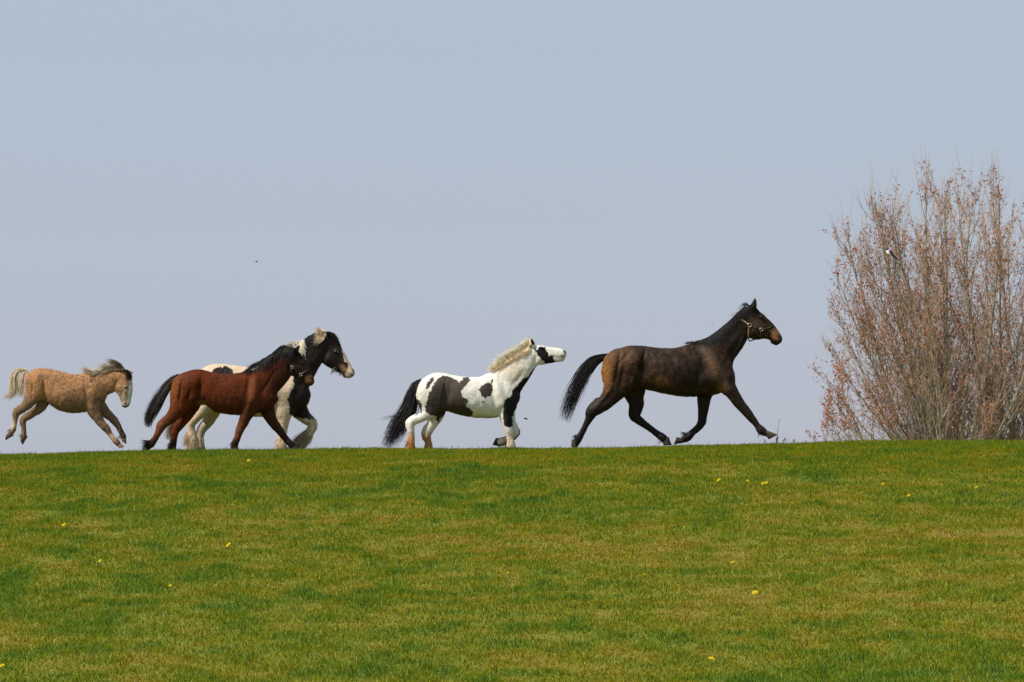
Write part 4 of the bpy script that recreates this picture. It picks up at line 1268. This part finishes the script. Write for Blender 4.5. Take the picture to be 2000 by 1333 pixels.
H.build(M_coat_shaggy, foal_cols)
hc = (.16, .09, .05)
H.hoof((152, 1048), (98, 1014), (78, 1030), (72, 1096), yn_h, .034, (.11, .065, .04))
H.hoof((308, 1070), (240, 1055), (234, 1092), (262, 1148), yf_h, .034, (.10, .06, .04))
H.hoof((1436, 1128), (1396, 1164), (1412, 1188), (1478, 1172), yn_f, .034, (.30, .16, .09))
H.hoof((1490, 1078), (1430, 1074), (1434, 1102), (1492, 1138), yf_f, .034, hc)
H.eye(1497, 466, .016)
H.tail([(335, 275), (270, 256), (200, 275), (165, 340), (160, 430), (155, 510), (110, 565), (30, 578)], [10, 18, 28, 38, 44, 44, 34, 12], 300, (.68, .57, .45), (.70, .54, .33), 51, width=.0034, tmin=.5, wave=.022)
H.tail([(330, 285), (285, 290), (250, 350), (240, 440), (240, 530), (235, 600)], [10, 18, 34, 42, 40, 24], 260, (.66, .54, .41), (.70, .56, .38), 52, width=.0034, tmin=.45, wave=.022).name = "lower_tail_hair"


def foal_mane_c(g, rg_):
    w = smooth(g[:, 0], 1340, 1470)
    r = mixc(np.tile(np.array([.42, .31, .20]), (len(g), 1)), (.022, .018, .016), w)
    t = mixc(np.tile(np.array([.74, .62, .47]), (len(g), 1)), (.14, .11, .085), w)
    dk = rg_.random(len(g)) < .1
    r[dk] *= .25; t[dk] *= .35
    return r, t


H.locks("mane", [((1060, 310), (1020, 270), (950, 290)), ((1110, 310), (1060, 250), (960, 235)), ((1170, 300), (1130, 300), (1080, 340)), ((1230, 285), (1170, 260), (1090, 280)), ((1290, 275), (1240, 260), (1160, 350)), ((1330, 262), (1260, 170), (1160, 230)),
                 ((1380, 262), (1330, 180), (1240, 300)), ((1420, 270), (1370, 140), (1260, 160)), ((1460, 280), (1430, 150), (1330, 200)), ((1490, 280), (1460, 220), (1400, 280))],
        1700, None, None, 53, jitter=10, rooty=.02, both=True, width=.003, K=8, cfn=foal_mane_c)
H.locks("forelock", [((1470, 268), (1520, 250), (1560, 330)), ((1500, 275), (1540, 290), (1540, 370)), ((1520, 290), (1560, 320), (1560, 390))], 220, (.018, .014, .012), (.025, .02, .018), 54, jitter=10, both=True)
H.feather([(150, 985, yn_h, 26, -1, .1, 36, 50), (262, 1040, yf_h, 26, -1, .2, 30, 40), (1425, 1050, yf_f, 22, -1, .6, 26, 40)], (.06, .04, .03), (.05, .035, .03), 55, width=.0028)
H.fur(18000, .028, 56, lift=.6, jit=.26, leg_v=800, head_u=1420)
FOAL = H

# ------------------------------------------------------------------ shrubs on the right
def ramp_mat(name, stops, rough=0.7, spec=0.2, bump=0.0, trans=0.0):
    """colour picked at random for each leaf or twig"""
    m, n, l, b = new_mat(name)
    g = n.new("ShaderNodeNewGeometry")
    rp = n.new("ShaderNodeValToRGB")
    e = rp.color_ramp.elements
    e[0].position = stops[0][0]; e[0].color = (*stops[0][1], 1)
    e[1].position = stops[-1][0]; e[1].color = (*stops[-1][1], 1)
    for p, c in stops[1:-1]:
        k = e.new(p); k.color = (*c, 1)
    l.new(g.outputs["Random Per Island"], rp.inputs[0])
    l.new(rp.outputs[0], b.inputs["Base Color"])
    b.inputs["Roughness"].default_value = rough
    b.inputs["Specular IOR Level"].default_value = spec
    if trans:
        tr = n.new("ShaderNodeBsdfTranslucent"); l.new(rp.outputs[0], tr.inputs[0])
        ms = n.new("ShaderNodeMixShader"); ms.inputs[0].default_value = trans
        l.new(b.outputs[0], ms.inputs[1]); l.new(tr.outputs[0], ms.inputs[2])
        l.new(ms.outputs[0], n["Material Output"].inputs[0])
    return m


def bark_mat():
    m, n, l, b = new_mat("grey_bark")
    tc = n.new("ShaderNodeTexCoord")
    mp = n.new("ShaderNodeMapping"); mp.inputs["Scale"].default_value = (14, 14, 4)
    nz = n.new("ShaderNodeTexNoise"); nz.inputs["Scale"].default_value = 1.5; nz.inputs["Detail"].default_value = 5
    l.new(tc.outputs["Object"], mp.inputs[0]); l.new(mp.outputs[0], nz.inputs[0])
    rp = n.new("ShaderNodeValToRGB")
    e = rp.color_ramp.elements
    e[0].position = .3; e[0].color = (.14, .115, .085, 1)
    e[1].position = .72; e[1].color = (.46, .39, .29, 1)
    l.new(nz.outputs[0], rp.inputs[0]); l.new(rp.outputs[0], b.inputs["Base Color"])
    b.inputs["Roughness"].default_value = .8
    bp = n.new("ShaderNodeBump"); bp.inputs["Distance"].default_value = .01; bp.inputs["Strength"].default_value = .5
    l.new(nz.outputs[0], bp.inputs["Height"]); l.new(bp.outputs[0], b.inputs["Normal"])
    return m


M_bark = bark_mat()
M_twig = ramp_mat("twig_bark", [(0, (.32, .21, .145)), (.5, (.50, .355, .255)), (1, (.68, .53, .40))])
M_leaf = ramp_mat("dead_leaf", [(0, (.22, .085, .048)), (.35, (.40, .155, .085)), (.7, (.54, .23, .13)), (1, (.64, .36, .24))], trans=.4)


def unit(v):
    return v / (np.linalg.norm(v, axis=-1, keepdims=True) + 1e-9)


def offshoots(rg_, P, n_, tlo, thi, ang, length_fn, K, up, wob):
    """n_ side shoots from each parent polyline; returns (N*n_, K, 3) and the parent position t"""
    N, KP, _ = P.shape
    t = np.clip((np.arange(n_)[None, :] + rg_.uniform(0, 1, (N, n_))) / n_ * (thi - tlo) + tlo, 0, .999)
    f = t * (KP - 1); i = f.astype(int); fr = (f - i)[..., None]
    ar = np.arange(N)[:, None]
    A, B = P[ar, i], P[ar, i + 1]
    base = A * (1 - fr) + B * fr
    T = unit(B - A)
    rnd = unit(rg_.normal(0, 1, T.shape))
    perp = unit(np.cross(T, rnd))
    th = np.radians(rg_.uniform(ang[0], ang[1], t.shape))[..., None]
    d = T * np.cos(th) + perp * np.sin(th)
    L = length_fn(t, N)
    base = base.reshape(-1, 3); d = d.reshape(-1, 3); L = L.reshape(-1)
    out = [base]; p = base
    for k in range(1, K):
        d = unit(d + np.array([0, 0, up]) + rg_.normal(0, wob, d.shape))
        p = p + d * (L / (K - 1))[:, None]
        out.append(p)
    return np.stack(out, 1), t.reshape(-1), L


def shrub(label, bx_, by_, height, stems, seed, group=None, twig_n=8, branch_n=34, leafy=1.0, spread=(8, 50)):
    """stems: azimuth (deg, 180 = towards picture left), tilt (deg), length factor"""
    rg_ = np.random.default_rng(seed)
    gz = terrain(np.array([bx_]), np.array([by_]))[0]
    root = bpy.data.objects.new("tree", None); col.objects.link(root)
    root.location = (bx_, by_, gz)
    tag(root, label, "tree", group)
    K = 16
    SP_, SR = [], []
    for (az_, tilt, lf) in stems:
        a = math.radians(az_); L = height * lf
        p = np.array([math.cos(a), math.sin(a), 0]) * rg_.uniform(.05, .22); p[2] = -.1
        pts = [p.copy()]
        wob = rg_.normal(0, .05, 2)
        for k in range(1, K):
            t = k / (K - 1)
            th = math.radians(tilt) * (1 - .45 * t) + wob[0]
            wob = wob * .8 + rg_.normal(0, .045, 2)
            d = np.array([math.cos(a + wob[1]) * math.sin(th), math.sin(a + wob[1]) * math.sin(th), math.cos(th)])
            p = p + d * L / (K - 1)
            pts.append(p.copy())
        SP_.append(pts)
        r0 = .0066 * L * rg_.uniform(.7, 1.5)
        SR.append(r0 * (1 - np.linspace(0, 1, K)) ** .9 + .004)
    SP_ = np.array(SP_); SR = np.array(SR)
    for i in range(len(SP_)):
        vv, q = tubes(SP_[i:i + 1], SR[i:i + 1], 7)
        add_obj("stem", make_mesh("stem", vv, q, M_bark), root)
    sl = np.array([s[2] for s in stems]) * height
    Bp, bt, bl = offshoots(rg_, SP_, branch_n, .10, .98, spread, lambda t, N: (sl[:, None] * (.09 + .30 * (1 - t) ** .8)) * rg_.uniform(.45, 1.15, t.shape), 8, .10, .09)
    # short suckers carry less growth than the tall stems
    kb = rg_.random(len(Bp)) < np.repeat(np.clip((np.array([s[2] for s in stems]) / .85) ** 1.4, .22, 1), branch_n)
    Bp, bt, bl = Bp[kb], bt[kb], bl[kb]
    BR = (.0030 + .0048 * bl[:, None]) * (1 - .8 * np.linspace(0, 1, 8)[None, :])
    vv, q = tubes(Bp, BR, 4)
    add_obj("branches", make_mesh("branches", vv, q, M_bark), root)
    Tp, tt, tl = offshoots(rg_, Bp, twig_n, .12, 1.0, (18, 55), lambda t, N: (bl[:, None] * .32 * (1.1 - .5 * t) + .10) * rg_.uniform(.5, 1.3, t.shape), 4, .12, .10)
    # long bare leader shoots at the ends of stems and branches
    top = np.argsort(-Bp[:, -1, 2])[:max(20, len(Bp) // 4)]
    Lp, _, ll = offshoots(rg_, Bp[top], 3, .70, 1.0, (2, 14), lambda t, N: rg_.uniform(.25, .70, t.shape), 4, .28, .03)
    allp = np.concatenate([Tp, Lp])
    TR = np.full((len(allp), 1), .0026) * (1 - .75 * np.linspace(0, 1, 4)[None, :]) * rg_.uniform(.8, 1.4, (len(allp), 1))
    vv, q = tubes(allp, TR, 3)
    add_obj("twigs", make_mesh("twigs", vv, q, M_twig), root)
    # dead leaves hang in small bunches along the twigs
    nl = int(len(Tp) * 2.6 * leafy)
    i = rg_.integers(0, len(Tp), nl)
    f = rg_.uniform(.1, .98, nl) ** .8 * 3; k = f.astype(int); fr = (f - k)[:, None]
    base = Tp[i, k] * (1 - fr) + Tp[i, np.minimum(k + 1, 3)] * fr
    dens = fbm(base[:, 0] * 1.3 + base[:, 1] * .8 + seed, base[:, 2] * 1.3, seed, 2)
    base = base[dens > .36]
    nl = len(base)
    d = unit(rg_.normal(0, .55, (nl, 3)) + np.array([0, 0, -.45]) + np.where(rg_.random((nl, 1)) < .4, 1.0, 0.0) * np.array([0, 0, 1.2]))
    w = unit(np.cross(d, unit(rg_.normal(0, 1, (nl, 3)))))
    nn = np.cross(d, w)
    L = rg_.uniform(.032, .078, nl)[:, None]; W = L * rg_.uniform(.13, .24, nl)[:, None]
    c = base + d * .004
    P = np.stack([c, c + d * L * .45 + w * W + nn * W * .6, c + d * L + nn * L * .25, c + d * L * .45 - w * W + nn * W * .6], 1)
    base_i = np.arange(nl)[:, None] * 4
    tri = np.concatenate([base_i + np.array([0, 1, 2]), base_i + np.array([0, 2, 3])])
    lv = add_obj("dead_leaves", make_mesh("dead_leaves", P.reshape(-1, 3), tri, M_leaf, smooth_shade=False), root)
    tag(lv, kind="stuff")
    return root


TY = 74.0
def base_at(px, Y):
    x, _ = px_at(px, 862, Y)
    return float(x)

def suckers(seed, n_, lo=.22, hi=.48):
    r_ = np.random.default_rng(seed)
    return [(r_.uniform(0, 360), r_.uniform(20, 75), r_.uniform(lo, hi)) for _ in range(n_)]


shrub("many-stemmed leaf-brown shrub spreading over the crest, with a magpie in it", base_at(1852, TY), TY, 5.9,
      [(182, 96, .40), (190, 80, .44), (180, 84, .45), (176, 72, .48), (170, 62, .52), (186, 54, .56), (178, 45, .62), (182, 38, .68), (172, 30, .78), (186, 24, .85), (180, 18, .92), (184, 12, .96), (174, 7, .99), (178, 22, .90), (186, 16, .97), (95, 4, 1.0), (182, 33, .74), (90, 8, .98), (10, 6, 1.0), (0, 15, 1.0), (5, 26, .98), (350, 38, .9), (250, 30, .8), (100, 30, .85)]
      + suckers(1, 7), 101, branch_n=40, twig_n=10, leafy=1.15)
shrub("dense brown-leaved shrub with one thick upright trunk beside the spreading shrub", base_at(1948, TY + 1.5), TY + 1.5, 6.0,
      [(180, 6, 1.0), (175, 18, 1.0), (0, 10, 1.0), (5, 24, .98), (355, 36, .9), (185, 32, .86), (90, 16, .96), (265, 24, .86), (180, 46, .7)]
      + suckers(2, 6), 202, branch_n=40, twig_n=10, leafy=1.15)
shrub("brown-leaved shrub growing at the far end of the thicket", base_at(2060, TY + .6), TY + .6, 6.0,
      [(180, 30, .9), (178, 16, 1.0), (170, 5, 1.0), (0, 14, 1.0), (90, 15, .95), (182, 44, .75), (0, 30, .9)] + suckers(3, 4), 303, branch_n=40, twig_n=10, leafy=1.1)
shrub("thin brown-leaved shrub half hidden behind the spreading shrub", base_at(1772, TY + 5), TY + 5, 4.4,
      [(180, 26, .8), (175, 12, .95), (10, 8, 1.0), (0, 22, .95), (5, 36, .85), (190, 40, .65)] + suckers(4, 8, .3, .6), 404, branch_n=36, twig_n=10, leafy=1.0)
shrub("leafless-looking shrub behind the thick upright trunk", base_at(1905, TY + 6), TY + 6, 6.2,
      [(180, 30, .8), (175, 14, .95), (10, 6, 1.0), (0, 20, .98), (5, 34, .9), (190, 44, .6)] + suckers(5, 8), 505, branch_n=36, twig_n=10, leafy=.9)

# ------------------------------------------------------------------ magpie
def ellipsoid(c, r, rot=0.0, N=12, M=8):
    a, b = np.meshgrid(np.linspace(0, math.pi, M + 1), np.arange(N) * 2 * math.pi / N, indexing='ij')
    P = np.stack([r[0] * np.cos(a), r[1] * np.sin(a) * np.cos(b), r[2] * np.sin(a) * np.sin(b)], -1).reshape(-1, 3)
    cs, sn = math.cos(rot), math.sin(rot)
    x, z = P[:, 0] * cs - P[:, 2] * sn, P[:, 0] * sn + P[:, 2] * cs
    P = np.stack([x + c[0], P[:, 1] + c[1], z + c[2]], -1)
    q = [(i * N + j, i * N + (j + 1) % N, (i + 1) * N + (j + 1) % N, (i + 1) * N + j) for i in range(M) for j in range(N)]
    return P, np.array(q)


M_blackf = plain_mat("black_feathers", (.010, .011, .016), rough=.35, spec=.5)
M_whitef = plain_mat("white_feathers", (.78, .77, .75), rough=.7)
mx_, mz_ = px_at(1737, 494, TY - .55)
mag = bpy.data.objects.new("magpie", None); col.objects.link(mag); mag.location = (mx_, TY - .55, mz_); mag.scale = (.8, .8, .8)
tag(mag, "small black and white magpie perched in the spreading shrub", "bird")
P, q = ellipsoid((0, 0, 0), (.085, .055, .058), math.radians(-40)); add_obj("body", make_mesh("body", P, q, M_whitef), mag)
P, q = ellipsoid((-.045, 0, .075), (.038, .032, .034)); add_obj("head", make_mesh("head", P, q, M_blackf), mag)
P, q = tubes(np.array([[(-.07, 0, .075), (-.09, 0, .072), (-.112, 0, .064)]]), np.array([[.013, .009, .001]]), 6); add_obj("beak", make_mesh("beak", P, q, M_blackf), mag)
for s_ in (-1, 1):
    P, q = ellipsoid((.035, s_ * .042, .0), (.075, .016, .036), math.radians(-38)); add_obj("wing", make_mesh("wing", P, q, M_blackf), mag)
P, q = tubes(np.array([[(.05, 0, -.04), (.11, 0, -.09), (.17, 0, -.145), (.215, 0, -.185)]]), np.array([[.026, .024, .022, .008]]), 6); add_obj("tail", make_mesh("tail", P, q, M_blackf), mag)
for s_ in (-1, 1):
    P, q = tubes(np.array([[(-.01, s_ * .018, -.04), (-.012, s_ * .018, -.075), (-.02, s_ * .018, -.10)]]), np.array([[.006, .005, .004]]), 5); add_obj("leg", make_mesh("leg", P, q, M_blackf), mag)
# the forked branch it sits on grows out of the spreading shrub
fork = catmull(np.array([[.62, .25, -1.5], [.42, .15, -.85], [.24, .05, -.33], [.10, 0, -.13], [-.02, 0, -.103], [-.12, 0, -.06], [-.22, .02, .02]]), 5)[None]
P, q = tubes(fork, np.linspace(.022, .006, fork.shape[1])[None], 6)
tree0 = [o for o in bpy.data.objects if o.name == "tree"][0]
br = add_obj("branch", make_mesh("branch", P + np.array(mag.location)[None] - np.array(tree0.location)[None], q, M_bark), tree0)
fork2 = catmull(np.array([[.24, .05, -.33], [.17, .03, .05], [.06, .02, .45], [.02, 0, .9]]), 5)[None]
P, q = tubes(fork2, np.linspace(.013, .004, fork2.shape[1])[None], 5)
add_obj("branch", make_mesh("branch", P + np.array(mag.location)[None] - np.array(tree0.location)[None], q, M_bark), tree0)
fork3 = catmull(np.array([[.55, .2, -1.6], [.22, .1, -.8], [-.06, .04, -.2], [-.16, .02, .35], [-.26, 0, 1.0]]), 5)[None]
P, q = tubes(fork3, np.linspace(.022, .006, fork3.shape[1])[None], 6)
add_obj("branch", make_mesh("branch", P + np.array(mag.location)[None] - np.array(tree0.location)[None], q, M_bark), tree0)

# ------------------------------------------------------------------ small things
M_petal = ramp_mat("dandelion_petal", [(0, (.82, .64, .010)), (1, (.90, .76, .03))], rough=.6, trans=.2)
M_stalk = plain_mat("green_stalk", (.10, .16, .03), rough=.6)
rd = np.random.default_rng(17)


def dandelion(px, py, k):
    x, y, z = ray_ground(px, py + 4)
    o = bpy.data.objects.new("dandelion", None); col.objects.link(o); o.location = (x, y, z)
    tag(o, "yellow dandelion flower open in the short grass", "flower", "dandelions dotted over the grass")
    h_ = rd.uniform(.055, .075)
    tip = np.array([rd.normal(0, .008), rd.normal(0, .008), h_])
    P_, q_ = tubes(np.array([[(0, 0, -.01), tuple(tip * .5 + np.array([.003, 0, 0])), tuple(tip)]]), np.array([[.0035, .003, .003]]), 5)
    add_obj("stalk", make_mesh("stalk", P_, q_, M_stalk), o)
    R = k * rd.uniform(.95, 1.1)
    V_, T_ = [], []
    tiltx, tilty = rd.normal(-.1, .2), rd.normal(.35, .15)
    for ring, (rr, hh, nn_) in enumerate([(1.0, .006, 22), (.78, .013, 18), (.5, .018, 12), (.25, .020, 7)]):
        for j in range(nn_):
            a = j * 2 * math.pi / nn_ + ring * .2 + rd.normal(0, .05)
            r_ = R * rr * rd.uniform(.9, 1.08); w = R * .13
            ca_, sa_ = math.cos(a), math.sin(a)
            b = len(V_)
            for (rad, off) in ((.15 * R, -w * .5), (.15 * R, w * .5), (r_, w), (r_, -w)):
                X_, Y_ = ca_ * rad - sa_ * off, sa_ * rad + ca_ * off
                Z_ = hh * (rad / r_) if rad > .2 * R else .002
                Z_ += -X_ * tiltx + Y_ * tilty
                V_.append((X_ + tip[0], Y_ + tip[1], Z_ + tip[2]))
            T_.append((b, b + 1, b + 2, b + 3))
    add_obj("flower_head", make_mesh("flower_head", np.array(V_), np.array(T_), M_petal, smooth_shade=False), o)


for (px, py, k) in [(1403, 946, .024), (1461, 946, .022), (1497, 951, .024), (1491, 951, .018), (1723, 954, .018), (1775, 974, .022), (1907, 960, .020), (1431, 1109, .024), (1477, 1166, .029),
                    (1390, 1300, .030), (486, 907, .022), (125, 1032, .022), (446, 1072, .026), (196, 1106, .018), (332, 1154, .018), (3, 1314, .026), (1258, 1131, .022), (992, 1130, .019)]:
    dandelion(px, py, k)

M_dry = ramp_mat("dry_weed", [(0, (.16, .07, .05)), (1, (.30, .17, .12))])


def weed(px, h_px, y_, seed, label, heads):
    r_ = np.random.default_rng(seed)
    x, _ = px_at(px, 865, y_)
    z = terrain(np.array([x]), np.array([y_]))[0]
    o = bpy.data.objects.new("dry_weed", None); col.objects.link(o); o.location = (float(x), y_, z)
    tag(o, label, "weed")
    hh = h_px * y_ / FPX
    ln = catmull(np.array([[0, 0, -.02], [.01, 0, hh * .35], [.02 + r_.normal(0, .01), 0, hh * .7], [.035 + r_.normal(0, .015), 0, hh]]), 4)[None]
    P_, q_ = tubes(ln, np.linspace(.005, .002, ln.shape[1])[None], 5)
    add_obj("stalk", make_mesh("stalk", P_, q_, M_dry), o)
    if heads:
        n_ = heads
        t = r_.uniform(.25, 1.0, n_)
        b = np.stack([np.interp(t, np.linspace(0, 1, ln.shape[1]), ln[0, :, i]) for i in range(3)], 1)
        d = unit(r_.normal(0, 1, (n_, 3)) + np.array([0, 0, .8]))
        pts = np.stack([b, b + d * .012, b + d * .03], 1)
        P_, q_ = tubes(pts, np.tile(np.array([.003, .006, .001]), (n_, 1)), 4)
        add_obj("seed_head", make_mesh("seed_head", P_, q_, M_dry), o)


weed(1517, 54, 62.2, 1, "tall thin dry stalk beside the dark brown horse's raised forefoot", 6)
weed(1515, 19, 61.6, 2, "short reddish seed head under the dark brown horse's raised forefoot", 26)
weed(1490, 15, 61.8, 3, "short dry stalk behind the dark brown horse's raised forefoot", 8)
weed(1529, 15, 61.9, 4, "small reddish weed just ahead of the tall thin stalk", 22)
weed(1549, 14, 62.1, 5, "small dry weed midway between the tall stalk and the shrubs", 18)
weed(1568, 11, 62.0, 6, "tiny dry weed nearest the spreading shrub", 10)

M_turf = plain_mat("turf_clod", (.045, .038, .020), rough=.95, var=.5, scale=40)


def clod(px, py, y_, size, seed, label):
    r_ = np.random.default_rng(seed)
    x, z = px_at(px, py, y_)
    P_, q_ = ellipsoid((0, 0, 0), (size, size * .6, size * .45), r_.uniform(-.7, -.3), 10, 7)
    P_ = P_ * (1 + .28 * np.sin(P_[:, :1] * 190 + seed) * np.cos(P_[:, 2:] * 230) + r_.normal(0, .08, (len(P_), 1)))
    o = add_obj("turf_clod", make_mesh("turf_clod", P_, q_, M_turf, smooth_shade=False), loc=(float(x), y_, float(z)))
    tag(o, label, "clod")


clod(1027, 818, 60.7, .030, 5, "dark clod of turf flying in front of the patched pony's knees")
clod(945, 821, 60.6, .010, 6, "tiny crumb of soil flying under the patched pony's belly")
clod(1391, 633, 60.8, .010, 7, "tiny dark speck in the air behind the dark brown horse's mane")

# a bird far off over the foal and the bay
x, z = px_at(501, 511.5, 320.0)
fb = bpy.data.objects.new("distant_bird", None); col.objects.link(fb); fb.location = (float(x), 320.0, float(z))
tag(fb, "tiny dark bird flying far off in the open sky", "bird")
P, q = ellipsoid((0, 0, 0), (.09, .10, .055)); add_obj("body", make_mesh("body", P, q, M_blackf), fb)
for s_ in (-1, 1):
    W = np.array([[0, -.05, .01], [0, .06, .01], [s_ * .10, .05, .035], [s_ * .10, -.03, .04], [s_ * .17, .03, -.02]])
    add_obj("wing", make_mesh("wing", np.concatenate([W, W - [0, 0, .008]]), np.array([[0, 1, 2], [0, 2, 3], [3, 2, 4], [6, 5, 7], [5, 8, 7], [7, 8, 9]]), M_blackf), fb)
